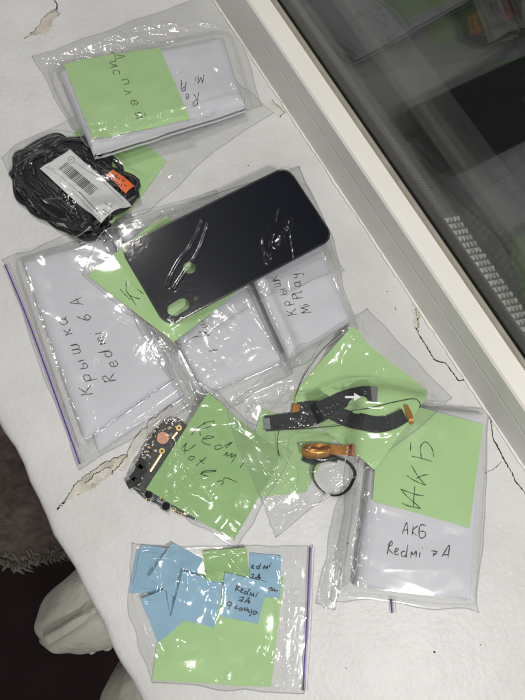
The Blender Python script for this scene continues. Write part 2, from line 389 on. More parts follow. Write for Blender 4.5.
def sides_of(quad, wob=0.0, closed_pts=None):
    """quad of four corners, each side may carry extra points: [[c0, ...], [c1, ...], [c2, ...], [c3, ...]]"""
    S = []
    for k in range(4):
        a = list(quad[k]) if isinstance(quad[k][0], (tuple, list, np.ndarray)) else [quad[k]]
        nx = quad[(k + 1) % 4]; nx = nx[0] if isinstance(nx[0], (tuple, list, np.ndarray)) else nx
        S.append(np.array(a + [nx], float))
    return S
def wobble(S, amp, n=14):
    out = []
    L = np.r_[0, np.cumsum(np.linalg.norm(np.diff(S, axis=0), axis=1))]; t = np.linspace(0, L[-1], n * 4 + 1)
    P = np.c_[np.interp(t, L, S[:, 0]), np.interp(t, L, S[:, 1])]
    d = P[-1] - P[0]; nrm = np.array([-d[1], d[0]]) / (np.linalg.norm(d) + 1e-9)
    k = rng.standard_normal(n); k[0] = k[-1] = 0
    y = np.interp(np.linspace(0, n - 1, len(P)), np.arange(n), k); y = np.convolve(np.pad(y, 3, mode='edge'), np.ones(7) / 7, 'valid'); y[0] = y[-1] = 0
    return P + nrm * (y * amp)[:, None]
def corner_world(quad, z, wob=0.0):
    S = sides_of(quad); out = []
    for s in S:
        q = W(s, z); out.append(wobble(q, wob) if wob > 0 else q)
    return out
def loop(S): return np.vstack([s[:-1] for s in S])
def to_coons(S): return [S[0], S[1], S[2][::-1], S[3][::-1]]

def settle(quad, t, stiff, zg):
    for _ in range(2):
        poly = loop(corner_world(quad, zg)); si, sj, gx, gy = window(poly, .03); ins = inside(poly, gx, gy)
        B = drape(np.where(maxf(ins.astype(np.float32), 2) > 0, HM[si, sj], 0), stiff)
        zg = float(np.median(B[ins])) + t
    return zg
def slab(name, quad, t, m, parent=None, stiff=6.0, waves=.0004, zg=0.0, wl=.025, curl=0.0, wob=0.0, ridges=(), steps=(), tilt=(0, 0), flat=False):
    """a paper sheet or packet of thickness t, lying on the heap; the height map learns it"""
    global HM
    zg = settle(quad, t, stiff, zg)
    S = corner_world(quad, zg, wob); poly = loop(S)
    si, sj, gx, gy = window(poly, .03)
    sub = HM[si, sj]; ins = inside(poly, gx, gy)
    base = drape(np.where(maxf(ins.astype(np.float32), 2) > 0, sub, 0), stiff) + .0001
    if flat:
        G_ = np.c_[gx[ins], gy[ins], np.ones(ins.sum())]; cf = np.linalg.lstsq(G_, base[ins], rcond=None)[0]; pl_ = cf[0] * gx + cf[1] * gy + cf[2]
        base = (pl_ + np.percentile((base - pl_)[ins], 88)).astype(np.float32)
    Z = base + t
    Z = Z + waves * (gnoise(gx.shape, wl) * .6 + .4 * gnoise(gx.shape, wl / 3)) 
    D = polydist(poly, gx, gy)
    if t > .002: Z += t * .10 * np.clip(D / .02, 0, 1)
    for (pts, wd, amp) in ridges:
        P = on(pts)[:, :2]; P = W(pts, zg + t); Z += amp * np.exp(-(polydist(P, gx, gy, False) / wd) ** 2)
    for (p0, p1, amp) in steps:       # edge of a folded layer
        q_ = W([p0, p1], zg); d_ = q_[1] - q_[0]; sd = ((gx - q_[0][0]) * d_[1] - (gy - q_[0][1]) * d_[0]) / np.linalg.norm(d_); Z += amp / (1 + np.exp(np.clip(-sd / .0005, -30, 30)))
    if curl: Z += curl * np.exp(-D / .006)
    if tilt[0] or tilt[1]:
        cx_, cy_ = poly.mean(0); T_ = (gx - cx_) * tilt[0] + (gy - cy_) * tilt[1]; Z += np.maximum(T_, 0)
    Z = np.maximum(Z, sub * ins + t + .00005)
    A = HM.copy(); A[si, sj] = Z
    ed = np.array([0, .004, .014, .03, .06, .11]) if t > .002 else np.array([0, .01, .03])
    Lu = np.linalg.norm(S[0][-1] - S[0][0]); n = max(6, int(Lu / .0016)); mid = np.linspace(ed[-1], 1 - ed[-1], n); us = np.r_[ed[:-1], mid, (1 - ed[:-1])[::-1]]
    Lv = np.linalg.norm(S[1][-1] - S[1][0]); n = max(6, int(Lv / .0016)); mid = np.linspace(ed[-1], 1 - ed[-1], n); vs = np.r_[ed[:-1], mid, (1 - ed[:-1])[::-1]]
    P = coons(to_coons(S), len(us), len(vs), us, vs); nu, nv = P.shape[:2]; xy = P.reshape(-1, 2)
    z = samp(A, xy)
    uu, vv = np.meshgrid(us, vs, indexing='ij'); dd = np.minimum(np.minimum(uu, 1 - uu) * Lu, np.minimum(vv, 1 - vv) * Lv).ravel()
    if t > .002:
        rr = min(.9 * t + .0015, .009); q = np.clip(dd / rr, 0, 1); z = z - t * .72 * (1 - np.sqrt(np.clip(1 - (1 - q) ** 2, 0, 1)))
    top = np.c_[xy, z]; F = gridfaces(nu, nv)
    # skirt + underside
    zb = np.maximum(samp(A, xy) - t * 1.05, .00005); bot = np.c_[xy, np.minimum(zb, z - .00008)]
    idx = np.arange(nu * nv).reshape(nu, nv); rim = np.r_[idx[:, 0], idx[-1, 1:], idx[-2::-1, -1], idx[0, -2:0:-1]]
    off = nu * nv; sk = np.c_[rim, rim + off, np.roll(rim, -1) + off, np.roll(rim, -1)][:, ::-1]
    o = link_mesh(name, np.vstack([top, bot]), np.vstack([F, F[:, ::-1] + off, sk]), m, parent)
    if t <= .002:
        try: o.data.set_sharp_from_angle(angle=math.radians(50))
        except Exception: pass
    HM[si, sj] = np.where(ins, np.maximum(Z, HM[si, sj]), HM[si, sj])
    return o

class Bag:
    """clear bag: lay() spreads the lower film, contents are put on the height map, close() drapes the upper film"""
    def __init__(s, quad, label, group='clear zip bags of spare parts', zg=0.0, wob=.0012, m='film'):
        global HM
        s.root = empty('zip_bag'); tag(s.root, label, 'plastic bag', group); s.m = M[m]; s.zg = zg
        for _ in range(2):
            pl = loop(corner_world(quad, zg)); k_ = samp(HM, pl); zg = float(np.median(k_)) + .0005
        s.zg = zg
        s.S = corner_world(quad, zg, wob); s.poly = loop(s.S)
        s.si, s.sj, s.gx, s.gy = window(s.poly, .012)
        s.ins = inside(s.poly, s.gx, s.gy); s.D = polydist(s.poly, s.gx, s.gy)
        s.low = drape(HM[s.si, s.sj], 3.0) + .00015
        HM[s.si, s.sj] = np.where(s.ins, s.low, HM[s.si, s.sj])
    def close(s, creases=(), rough=.0005, ang=0.0, dense=1.0, lift=0.0, tens=3.5, patches=(), glares=(), cw=.0021, step=.0009, seam=True, zips=()):
        global HM
        sub = HM[s.si, s.sj]; sh = sub.shape
        src = np.where(s.ins, sub, s.low)
        top = drape(src, tens) + .0002
        sm = np.clip(s.D / .007, 0, 1); sm = sm * sm * (3 - 2 * sm)
        n1 = gnoise(sh, .0075, .050, ang); n2 = gnoise(sh, .005, .030, ang + .7); n3 = gnoise(sh, .02)
        wr = .45 * rough * (n3 + .6 * n1)
        msk = np.clip(gnoise(sh, .022) * .7 + .25, 0, 1.3)
        wr += rough * dense * msk * (1.2 * np.exp(-(n1 / .22) ** 2) + .4 * np.exp(-(n2 / .2) ** 2))
        for (pts, amp) in creases:
            P = W(catmull(pts, 4), s.zg + .004); d = polydist(P, s.gx, s.gy, False)
            d = d + .0006 * (cw / .0021) ** 2 * np.abs(gnoise(sh, .004))
            wr += amp * .78 * np.exp(-(d / cw) ** 2)
        for (c, rx, ry, an, amp) in patches:      # crumpled areas, fine creases
            cc = W(c, s.zg + .004)[0]; ca, sa = math.cos(an), math.sin(an)
            ex, ey = (s.gx - cc[0]), (s.gy - cc[1]); e = np.exp(-(((ex * ca + ey * sa) / rx) ** 2 + ((-ex * sa + ey * ca) / ry) ** 2))
            a1, a2, a3 = gnoise(sh, .004, .018, an), gnoise(sh, .003, .010, an + .8), gnoise(sh, .008)
            wr += amp * .55 * e * (1.1 * np.exp(-(a1 / .35) ** 2) + .25 * np.exp(-(a2 / .35) ** 2) + .8 * a3 * .5)
        for (c, rx, ry, an, li) in glares:        # flat tilted facets of film that catch a lamp
            cc = W(c, s.zg + .004)[0]; ca, sa = math.cos(an), math.sin(an); ex, ey = (s.gx - cc[0]), (s.gy - cc[1])
            v = np.array([-cc[0], -cc[1], H]); v /= np.linalg.norm(v); l_ = np.array([LAMPS[li][0] - cc[0], LAMPS[li][1] - cc[1], LAMPS[li][2]]); l_ /= np.linalg.norm(l_); h_ = v + l_
            e = np.exp(-(np.sqrt(((ex * ca + ey * sa) / rx) ** 2 + ((-ex * sa + ey * ca) / ry) ** 2)) ** 4)
            T_ = -(h_[0] * ex + h_[1] * ey) / h_[2]; T_ = ((T_ + .0012) % .0030)      # pleated, so that it stays low
            T_ = boxf(T_.astype(np.float32), 1)
            wr = wr * (1 - .85 * e) + e * (T_ + .00016 * gnoise(sh, .0035))
        Z = s.low + (top - s.low) * sm + (wr + lift * np.clip(s.D / .02, 0, 1)) * (.15 + .85 * sm)
        Z = np.maximum(Z, np.where(s.ins, sub, 0) + .00012)
        Z = np.maximum(Z, s.low + .0001)
        Z = np.maximum(boxf(Z, 1), np.where(s.ins, sub, 0) + .0001)
        A = HM.copy(); A[s.si, s.sj] = Z
        def sheet(A_, st, flip):
            Lu = max(np.linalg.norm(s.S[0][-1] - s.S[0][0]), np.linalg.norm(s.S[2][-1] - s.S[2][0])); Lv = max(np.linalg.norm(s.S[1][-1] - s.S[1][0]), np.linalg.norm(s.S[3][-1] - s.S[3][0]))
            nu, nv = max(8, int(Lu / st)), max(8, int(Lv / st)); P = coons(to_coons(s.S), nu, nv).reshape(-1, 2)
            F = gridfaces(nu, nv); return np.c_[P, samp(A_, P)], (F[:, ::-1] if flip else F)
        vt, ft = sheet(A, step, False)
        B = HM.copy(); B[s.si, s.sj] = s.low; vb, fb = sheet(B, .0025, True)
        # orient upward
        a, b, c = vt[ft[0][0]], vt[ft[0][1]], vt[ft[0][2]]
        if np.cross(b - a, c - a)[2] < 0: ft = ft[:, ::-1]; fb = fb[:, ::-1]
        link_mesh('film', np.vstack([vt, vb]), np.vstack([ft, fb + len(vt)]), s.m, s.root)
        if seam:
            mb = MB()
            for S_ in s.S:
                L = np.linalg.norm(np.diff(S_, axis=0), axis=1).sum(); k = max(3, int(L / .003))
                q = np.interp(np.linspace(0, 1, k), np.linspace(0, 1, len(S_)), S_[:, 0]), np.interp(np.linspace(0, 1, k), np.linspace(0, 1, len(S_)), S_[:, 1])
                q = np.c_[q]; q = q.T if q.shape[0] == 2 else q
                tube(mb, np.c_[q, samp(A, q) + .0001], .00035, 5, .5)
            mb.build('seam', M['seam'], s.root)
        HM[s.si, s.sj] = np.where(s.ins, Z, HM[s.si, s.sj])
        for (pts, col) in zips:
            P = on(catmull(pts, 8), None, 4, .0003)
            d = P[-1, :2] - P[0, :2]; nn = np.array([-d[1], d[0]]) / np.linalg.norm(d)
            mb = MB()
            for off in (-.0014, .0014, .0032):
                Q = P.copy(); Q[:, :2] += nn * off; Q[:, 2] = samp(HM, Q[:, :2]) + .0002; tube(mb, Q, .0004 if abs(off) < .002 else .00025, 6, .8)
            z = mb.build('zip_strip', M['seam'], s.root)
            if col:
                mb = MB(); tube(mb, P, .00055, 6, .7); mb.build('zip_line', M['zip_purple'], z)
        return s.root

# ================================================================== THE SETTING
DV = np.array([.5081, -.8613]); MV = np.array([.8613, .5081])      # along the window, towards the window
MF = .2170
def MS(m, s, z): p = MV * m + DV * s; return (p[0], p[1], z)
# sill: rows along DV; left nose follows the edge seen in the photo
edge = W([(-30, 372), (2.7, 430), (25, 475), (48, 521), (69, 563), (92, 609), (110.7, 642), (140, 699), (170, 752)], -.004)
e_m, e_s = edge @ MV, edge @ DV; o_ = np.argsort(e_s); e_m, e_s = e_m[o_], e_s[o_]
ss = np.linspace(-.75, .50, 90)
me_ = np.interp(ss, e_s, e_m)
sl = (e_m[1] - e_m[0]) / (e_s[1] - e_s[0]); me_ = np.where(ss < e_s[0], e_m[0] + (ss - e_s[0]) * sl, me_)
me_ += .0012 * np.sin(ss * 60) + .0008 * np.sin(ss * 143 + 1)
prof = [(0.02, -.046), (.004, -.045), (.0, -.040), (-.0005, -.012), (.0, -.008), (.0025, -.0035), (.006, -.0014), (.012, -.0004), (.022, 0.0)]
V = []; nacross = 40
for s_, m_ in zip(ss, me_):
    for (a, z) in prof: V.append(MS(m_ + a, s_, z))
    for t in np.linspace(0, 1, nacross)[1:]: V.append(MS((m_ + .022) * (1 - t) + (MF + .01) * t, s_, 0))
K = len(prof) + nacross - 1
V = np.array(V); F = gridfaces(len(ss), K)
a, b, c = V[F[-1][0]], V[F[-1][1]], V[F[-1][2]]
if np.cross(b - a, c - a)[2] < 0: F = F[:, ::-1]
sill = link_mesh('windowsill', V, F, M['sill']); tag(sill, 'white painted window sill with cracked paint', 'window sill', kind='structure')
# filler bead where sill meets frame
mb = MB(); tt = np.linspace(-.72, .45, 260)
P = np.array([MS(MF - .0004 + .0002 * math.sin(t * 90) + .00035 * rng.standard_normal(), t, .0003) for t in tt]); tube(mb, P, .0011 + .0006 * rng.random(len(tt)), 6, .5)
mb.build('filler_bead', M['pvc'], sill)
# low paint ridge parallel with the frame
def polychip(name, px, m, z=.00025, n=7, jag=.0007):
    P = W(px, 0); Q = []
    for k in range(len(P)):
        a, b = P[k], P[(k + 1) % len(P)]
        for t in np.arange(n) / n: Q.append(a + (b - a) * t + rng.standard_normal(2) * jag * (t > 0))
    Q = np.array(Q); k = len(Q); c = Q.mean(0)
    v = [(x, y, z) for x, y in Q] + [(x, y, -.0002) for x, y in Q]
    f = [tuple(range(k))] + [(i, i + k, (i + 1) % k + k, (i + 1) % k) for i in range(k)]
    o = link_mesh(name, np.array(v), f, m, sill, False)
    mb = MB(); h = k // 2
    tube(mb, np.c_[Q[:h], np.full(h, z)], .00028 * (.3 + rng.random(h)), 4, .6); mb.build('chip_shade', M['crack'], o)  # dark line along one side, painted as the shade of a recess
    mb = MB(); tube(mb, np.c_[Q[h:], np.full(k - h, z)], .0004 * (.4 + rng.random(k - h)), 5, .6); mb.build('lifted_paint', M['pvc'], o)
    return o
polychip('paint_chip', [(24, 39), (35, 31), (44, 18), (52, 11), (57, 9), (59, 15), (53, 20), (52, 27), (46, 34), (38, 35), (30, 37)], M['plaster'])
polychip('paint_chip', [(57, 509), (66, 499), (74, 487), (82, 478), (99, 466), (114, 458), (128, 454), (127, 460), (117, 471), (104, 481), (93, 488), (80, 495), (70, 500)], M['plaster'])
polychip('bare_patch', [(86, 484), (96, 474), (108, 468), (112, 466), (106, 475), (96, 483)], M['plaster_light'], z=.0005)
polychip('bare_patch', [(112, 474), (122, 462), (134, 440), (150, 420), (172, 405), (168, 418), (150, 434), (136, 452), (124, 470)], M['plaster_light'], z=.0004)
polychip('paint_chip', [(413, 302), (416, 305), (419, 316), (419, 326), (418, 334), (415, 327), (414, 316)], M['plaster'])
polychip('bare_patch', [(272, 100), (284, 112), (280, 118), (262, 104)], M['plaster_light'], z=.0004)
def crack(px, r):
    mb = MB(); P = W(px, 0); L = np.r_[0, np.cumsum(np.linalg.norm(np.diff(P, axis=0), axis=1))]; n = int(L[-1] / .0015) + 2; t = np.linspace(0, L[-1], n)
    Q = np.c_[np.interp(t, L, P[:, 0]), np.interp(t, L, P[:, 1])] + rng.standard_normal((n, 2)) * .00025
    tube(mb, np.c_[Q, np.full(n, .00012)], r * (.35 + .9 * rng.random(n)), 5, .35); return mb.build('crack', M['crack'], sill)
crack([(54, 0), (57, 4), (57, 9), (53, 14)], .0006)
crack([(400, 281), (407, 290), (414, 303), (417, 319), (418, 333), (427, 347), (435, 360), (445, 363), (453, 373), (459, 381), (464, 380)], .00055)
crack([(489, 415), (491, 421), (493, 438), (503, 458), (512, 473), (516, 482), (525, 493), (534, 504)], .0006)
crack([(485.6, 472.5), (494, 469), (502, 462)], .00022)
crack([(485, 472), (486, 473)], .0010)
for p, r in (((434, 652), .0007), ((480, 645), .0005), ((395, 307), .0004), ((387, 291), .0004), ((395, 309), .0003), ((346, 668), .0003)):
    crack([p, (p[0] + 1, p[1] + .6)], r)
crack([(57, 510), (66, 502), (74, 496), (86, 490), (98, 478), (108, 470)], .0003)

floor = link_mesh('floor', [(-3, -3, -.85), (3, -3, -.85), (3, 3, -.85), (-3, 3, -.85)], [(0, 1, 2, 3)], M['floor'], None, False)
tag(floor, 'floor far below the sill, coloured near black for its shade', 'floor', kind='structure')
# wall under the sill
def prism(name, prof, s0, s1, m, parent=None, smooth=False, n=1):
    k = len(prof); ss_ = np.linspace(s0, s1, n + 1); v = [MS(a, s, z) for s in ss_ for a, z in prof]
    f = [(i * k + j, i * k + (j + 1) % k, (i + 1) * k + (j + 1) % k, (i + 1) * k + j) for i in range(n) for j in range(k)]
    f += [tuple(range(k))[::-1], tuple(n * k + j for j in range(k))]
    o = link_mesh(name, np.array(v), f, m, parent, smooth)
    return o
wl = prism('wall', [(.16, -.85), (.30, -.85), (.30, -.0475), (.16, -.0475)], -.8, .5, M['night']); tag(wl, 'wall under the window sill, coloured near black for its shade', 'wall', kind='structure')  # shade under the sill is put into the wall's near-black colour

# rug lying under the sill side
P0 = W([(-60, 330), (60, 450), (90, 548), (66, 553), (50, 557), (36, 560), (20, 566), (8, 562), (-8, 560), (-60, 575)], -.42)
rgv = []; n_ = len(P0)
rug = empty('rug'); tag(rug, 'brown mottled rug with a frayed pale edge below the sill', 'rug')
link_mesh('pile', [(x, y, -.42) for x, y in P0] + [(x, y, -.435) for x, y in P0], [tuple(range(n_))] + [(i, i + n_, (i + 1) % n_ + n_, (i + 1) % n_) for i in range(n_)], M['rug'], rug, False)
mb = MB(); Q = W([(88, 549), (66, 553), (50, 557), (36, 560), (20, 566), (8, 562), (-8, 560), (-60, 575)], -.42)
L = np.r_[0, np.cumsum(np.linalg.norm(np.diff(Q, axis=0), axis=1))]
for t in np.arange(0, L[-1], .0012):
    x, y = np.interp(t, L, Q[:, 0]), np.interp(t, L, Q[:, 1]); l_ = .003 + .009 * rng.random() ** 2
    dx = .006 * rng.standard_normal(); tube(mb, [(x, y + .004, -.417), (x + dx * .4, y - l_ * .5, -.414 + .006 * rng.random()), (x + dx, y - l_, -.424)], .0012 + .0012 * rng.random(), 5)
for t in np.arange(0, L[-1], .004):
    x, y = np.interp(t, L, Q[:, 0]), np.interp(t, L, Q[:, 1]); tube(mb, [(x - .004, y + .020 * rng.random(), -.418), (x + .004, y + .008 * rng.random(), -.418)], .0022, 5)
mb.build('fringe', M['fringe'], rug)

# cast-iron radiator: rounded section heads sticking out from under the sill
rad = empty('radiator'); tag(rad, 'old white painted cast-iron radiator sections poking out below the sill edge', 'radiator')
def section(c, long_, wide, ang, z):
    nu, nv = 60, 120; v = []
    ca, sa = math.cos(ang), math.sin(ang)
    for i in range(nu + 1):
        th = math.pi * i / nu; rr = math.sin(th) ** .75; zz = math.cos(th)
        for j in range(nv):
            ph = 2 * math.pi * j / nv; cx, cy = math.cos(ph), math.sin(ph)
            x = rr * long_ * (abs(cx) ** .85) * (1 if cx > 0 else -1); y = rr * wide * (abs(cy) ** .9) * (1 if cy > 0 else -1) * (1 - .18 * cx * (cx > 0))
            # ridge along the top of the head
            hz = .040 * zz if zz > 0 else .30 * zz
            if zz > 0: hz += .0075 * math.exp(-((y - .0) / .0048) ** 6) * (1 if -.7 * long_ < x < .72 * long_ else 0)
            lump = 1 + .05 * math.sin(3.1 * ph + 2 * th) + .035 * math.sin(7 * ph + 1.3) * math.sin(5 * th) - .10 * math.exp(-((ph - 2.2) / .35) ** 2)
            x *= lump; y *= lump
            v.append((c[0] + x * ca - y * sa, c[1] + x * sa + y * ca, z + hz))
    f = [(i * nv + j, (i + 1) * nv + j, (i + 1) * nv + (j + 1) % nv, i * nv + (j + 1) % nv) for i in range(nu) for j in range(nv)]
    return link_mesh('section', np.array(v), f, M['radiator'], rad)
c1 = W((97, 605), -.075)[0]; c2 = W((160, 700), -.075)[0]
an = math.atan2(*(W((62, 628), -.075)[0] - c1)[::-1])
for cc_ in (c1, c2):
    so = section(cc_, .054, .036, an, -.095)
    mb = MB()      # a bolt lump on the flank
    for dx, dy, r in ((.012, .0335, .005), (.024, .030, .0035)):
        q = cc_ + np.array([dx * math.cos(an) - dy * math.sin(an), dx * math.sin(an) + dy * math.cos(an)])
        tube(mb, [(q[0], q[1], -.12), (q[0], q[1], -.092), (q[0], q[1], -.089), (q[0], q[1], -.087)], [r, r, r * .8, r * .3], 12)
    mb.build('boss', M['radiator'], so)
mb = MB(); tube(mb, np.array([[*(c1 + (c2 - c1) * t), -.14] for t in np.linspace(.0, 1.6, 12)]), .020, 14); mb.build('header_pipe', M['radiator'], rad)

# window
S0, S1 = -.75, .48
win = empty('window'); tag(win, 'white plastic window frame with dark double glazing mirroring the sill', 'window')
prism('frame', [(MF, -.004), (MF, .0262), (MF + .0004, .0268), (MF + .0006, .0272), (MF + .0004, .0278), (MF, .0284), (MF + .0002, .0440), (MF + .0012, .0452), (.2348, .0456), (.2348, -.004)], S0, S1, M['pvc'], win)
prism('ledge', [(MF + .0013, .04525), (MF + .0016, .0458), (.2338, .0463), (.2348, .0461), (.2348, .04525)], S0, S1, M['pvc_lit'], win)
prism('glazing_seal', [(.2349, .040), (.2349, .0482), (.2353, .0496), (.2362, .0506), (.2371, .0500), (.2371, .040)], S0, S1, M['lip'], win)
prism('gasket', [(.2372, .040), (.2372, .0492), (.2378, .0498), (.2379, .040)], S0, S1, M['gasket'], win)
for a_ in (.2380, .2586):
    prism('glass_pane', [(a_, .038), (a_, .75), (a_ + .004, .75), (a_ + .004, .038)], S0, S1, M['glass'], win)
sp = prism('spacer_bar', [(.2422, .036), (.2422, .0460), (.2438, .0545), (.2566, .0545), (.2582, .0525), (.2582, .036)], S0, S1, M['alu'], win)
mb = MB()
for t in np.arange(S0 + .02, .47, .0030):
    for off in (.2482,):
        c_ = MS(off, t, .0546); q = .00045
        mb.add([(c_[0] - q, c_[1] - q, c_[2]), (c_[0] + q, c_[1] - q, c_[2]), (c_[0] + q, c_[1] + q, c_[2]), (c_[0] - q, c_[1] + q, c_[2]), (c_[0], c_[1], c_[2] + .0004)], [(0, 1, 4), (1, 2, 4), (2, 3, 4), (3, 0, 4)])
mb.build('perforations', M['dots'], sp, False)
prism('spacer_channel', [(.2440, .0545), (.2440, .0560), (.2550, .0560), (.2550, .0545)], -.078, .47, M['gasket'], sp)
mb = MB()      # bright crimped metal inside the spacer channel, lower right
for k, t in enumerate(np.arange(-.075, .47, .0058)):
    for q in range(4):
        w_ = .0013; a0 = .2446 + .0029 * q; j = rng.standard_normal(3) * .0003; t0 = t + .0009 * q
        c0 = [MS(a0, t0, .0561), MS(a0 + 2 * w_, t0 + .0004, .0561), MS(a0 + 1.7 * w_, t0 + .0040, .0561), MS(a0 + .3 * w_, t0 + .0044, .0561)]
        ap = np.array(MS(a0 + w_, t0 + .0012, .0561 + .0018 + .0008 * rng.random())) + j; ap2 = np.array(MS(a0 + w_ * 1.1, t0 + .0030, .0561 + .0012)) + j
        mb.add(c0 + [ap, ap2], [(0, 1, 4), (1, 2, 5, 4), (2, 3, 5), (3, 0, 4, 5)])
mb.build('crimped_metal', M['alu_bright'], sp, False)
prism('outer_frame', [(.2630, -.004), (.2630, .050), (.2700, .0535), (.2880, .0535), (.2900, .050), (.2900, -.004)], S0, S1, M['outsill'], win)
prism('outer_ledge', [(.2902, -.03), (.2902, .012), (.3700, .000), (.3700, -.03)], S0, S1, M['outsill'], win)
og = link_mesh('outside_ground', [MS(.38, -3, -.5), MS(.38, 3, -.5), MS(4, 3, -.5), MS(4, -3, -.5)], [(0, 1, 2, 3)], M['night'], None, False)  # plane added beyond the glass; its near-black colour stands for night
tag(og, 'ground outside the window, coloured near black for the night', 'ground', kind='structure')

# ================================================================== THE HEAP OF BAGS
PK = 'white paper packets of spare parts'; GN = 'square green sticky notes'; BN = 'small blue sticky notes'

# ---- bag with the packet on the far left
bA = Bag([[(2, 260), (55, 240)], [(112, 213)], [(208, 398)], [(79, 470), (38, 362)]], 'large zip bag over two white packets at the left edge', wob=.0014)
o = slab('paper_packet', [(32, 262), (112, 236), (184, 394), (97, 452)], .006, M['paper'], waves=.0002)
tag(o, 'lower white paper packet sticking out under the left handwritten one', 'paper packet', PK)
o = slab('paper_packet', [(20, 260), (101, 236), (173, 377), (82, 440)], .008, M['paper'], waves=.0006, steps=[((34, 258), (96, 436), .0007), ((84, 426), (170, 366), -.0006)])
tag(o, 'white paper packet at far left inscribed Крышка with 6A', 'paper packet', PK)
write(lettering([('К', 215, 590), ('р', 212, 512), ('ы', 182, 440), ('ш', 140, 352), ('к', 95, 240), ('а', 70, 185)], (-72, 14), (-24, -74)) +
      lettering([('R', 352, 510), ('e', 362, 432), ('d', 330, 372), ('m', 290, 298), ('i', 262, 238), ('6', 205, 158), ('A', 160, 70)], (-74, 14), (-24, -74)), 50, 290, 5.8375, o, M['ink'])
bA.close(creases=[([(118, 320), (104, 342), (97, 368), (92, 388), (91, 410), (97, 426), (101, 428)], .0011), ([(142, 345), (126, 368), (112, 390), (106, 410), (101, 428)], .0011),
                  ([(64, 376), (70, 400), (80, 424)], .0010), ([(166, 362), (158, 380), (152, 396), (158, 395)], .0011), ([(152, 400), (154, 424), (147, 450)], .0008), ([(25, 262), (60, 247), (110, 222)], .0009),
                  ([(18, 270), (45, 352), (75, 440)], .0012), ([(28, 275), (58, 365), (90, 452)], .0010), ([(95, 446), (140, 430), (190, 404)], .0010), ([(60, 400), (64, 412)], .0008), ([(100, 438), (150, 420)], .0008)],
         rough=.00035, ang=1.2, zips=[([(5, 265), (22, 305), (42, 358), (80, 464)], True)], patches=[((58, 402), .006, .02, 1.2, .0006)], tens=4)

# ---- middle packet
bB = Bag([[(103, 225)], [(216, 190)], [(293, 372)], [(200, 428), (140, 330)]], 'creased zip bag in the heap centre over the middle white packet')
o = slab('paper_packet', [(118, 232), (210, 205), (284, 360), (205, 394)], .0085, M['paper'], waves=.0007, steps=[((196, 374), (282, 340), .0008), ((222, 205), (270, 300), -.0005)])
tag(o, 'middle white packet partly under the black phone cover, with a bright glare patch', 'paper packet', PK)
write([[(130, 200), (195, 185)], [(165, 250), (205, 245), (215, 290), (180, 295)], [(215, 290), (240, 270)], [(200, 320), (270, 320), (240, 300)], [(155, 375), (250, 380), (290, 355)], [(240, 380), (265, 410), (295, 405), (290, 385)],
       [(90, 440), (170, 420)], [(270, 600), (385, 580)], [(330, 570), (345, 600)]], 185, 300, 11.675, o, M['ink'])
bB.close(creases=[([(190, 342), (206, 360), (224, 382), (238, 400)], .0016), ([(176, 352), (186, 372), (200, 390), (222, 404)], .0012), ([(196, 346), (200, 366), (212, 372), (204, 386), (190, 366), (200, 362)], .0012),
                  ([(178, 392), (184, 404), (186, 378)], .0012), ([(200, 348), (215, 366), (232, 392)], .0014), ([(188, 345), (212, 356), (224, 372), (256, 404)], .0012), ([(208, 322), (190, 336), (180, 350), (168, 362)], .0011),
                  ([(212, 378), (230, 398), (250, 408)], .0012), ([(218, 398), (245, 404), (262, 418)], .0012), ([(247, 300), (284, 364)], .0008)],
         rough=.0005, ang=.9, patches=[((228, 345), .016, .013, .6, .00075), ((215, 388), .026, .010, -.75, .0012)], zips=[([(108, 232), (150, 318), (202, 402)], False)], glares=[((226, 345), .010, .009, .3, 2), ((205, 372), .004, .018, .8, 1), ((222, 392), .018, .004, -.7, 1)], tens=4)

# ---- right packet
bC = Bag([[(214, 203)], [(300, 166), (330, 235)], [(358, 328)], [(285, 374), (250, 296)]], 'zip bag along the right side of the white packet next to the window')
o = slab('paper_packet', [(222, 212), (302, 190), (352, 321), (287, 360)], .0085, M['paper'], waves=.0007, steps=[((282, 348), (350, 308), .0007)])
tag(o, 'right white paper packet sticking out past the phone cover, inscribed Play', 'paper packet', PK)
write(lettering([('M', 385, 478), ('i', 350, 395), ('P', 295, 325), ('l', 285, 268), ('a'.replace('a', 'а'), 278, 205), ('y', 265, 110)], (-105, 22), (-14, -100)) +
      lettering([('К', 235, 500), ('р', 175, 405), ('ы', 125, 290), ('ш', 62, 205), ('к', 35, 140)], (-100, 22), (-14, -92)), 270, 265, 10.5, o, M['ink'])
bC.close(creases=[([(278, 255), (287, 270), (290, 300), (288, 330), (289, 356)], .0010), ([(322, 252), (334, 280), (352, 318)], .0010), ([(302, 190), (322, 240)], .0008), ([(252, 298), (270, 335), (284, 360)], .0011)],
         rough=.0002, ang=1.3, dense=.5, patches=[((268, 285), .004, .016, -.4, .0006)], glares=[((266, 292), .003, .010, -.2, 0)], tens=4)

# ---- bag with the black cable coil
bD = Bag([[(2, 158), (14, 146), (48, 128)], [(215, 62)], [(274, 112), (215, 150), (150, 212)], [(80, 244), (40, 215), (16, 190)]], 'zip bag holding a black cable coil, empty to the right, lying under the topmost bag', m='film_smooth')
o = slab('sticky_note', [(167, 161), (95, 105), (45, 175), (115, 232)], .0004, M['green']); tag(o, 'green note lying under the black cable coil', 'sticky note', GN)
blob = [(14, 172), (20, 156), (42, 146), (62, 138), (92, 142), (110, 162), (134, 186), (132, 198), (112, 224), (88, 240), (66, 226), (40, 212), (20, 194)]
cb = empty('cable_bundle'); tag(cb, 'thick bundle of black cable behind the barcode label', 'cable bundle')
Pb = W(blob, .004); si, sj, gx, gy = window(Pb, .01); ins = inside(Pb, gx, gy); D = polydist(Pb, gx, gy)
base = HM[si, sj].copy(); dome = base + .0095 * np.clip(D / .010, 0, 1) ** .6
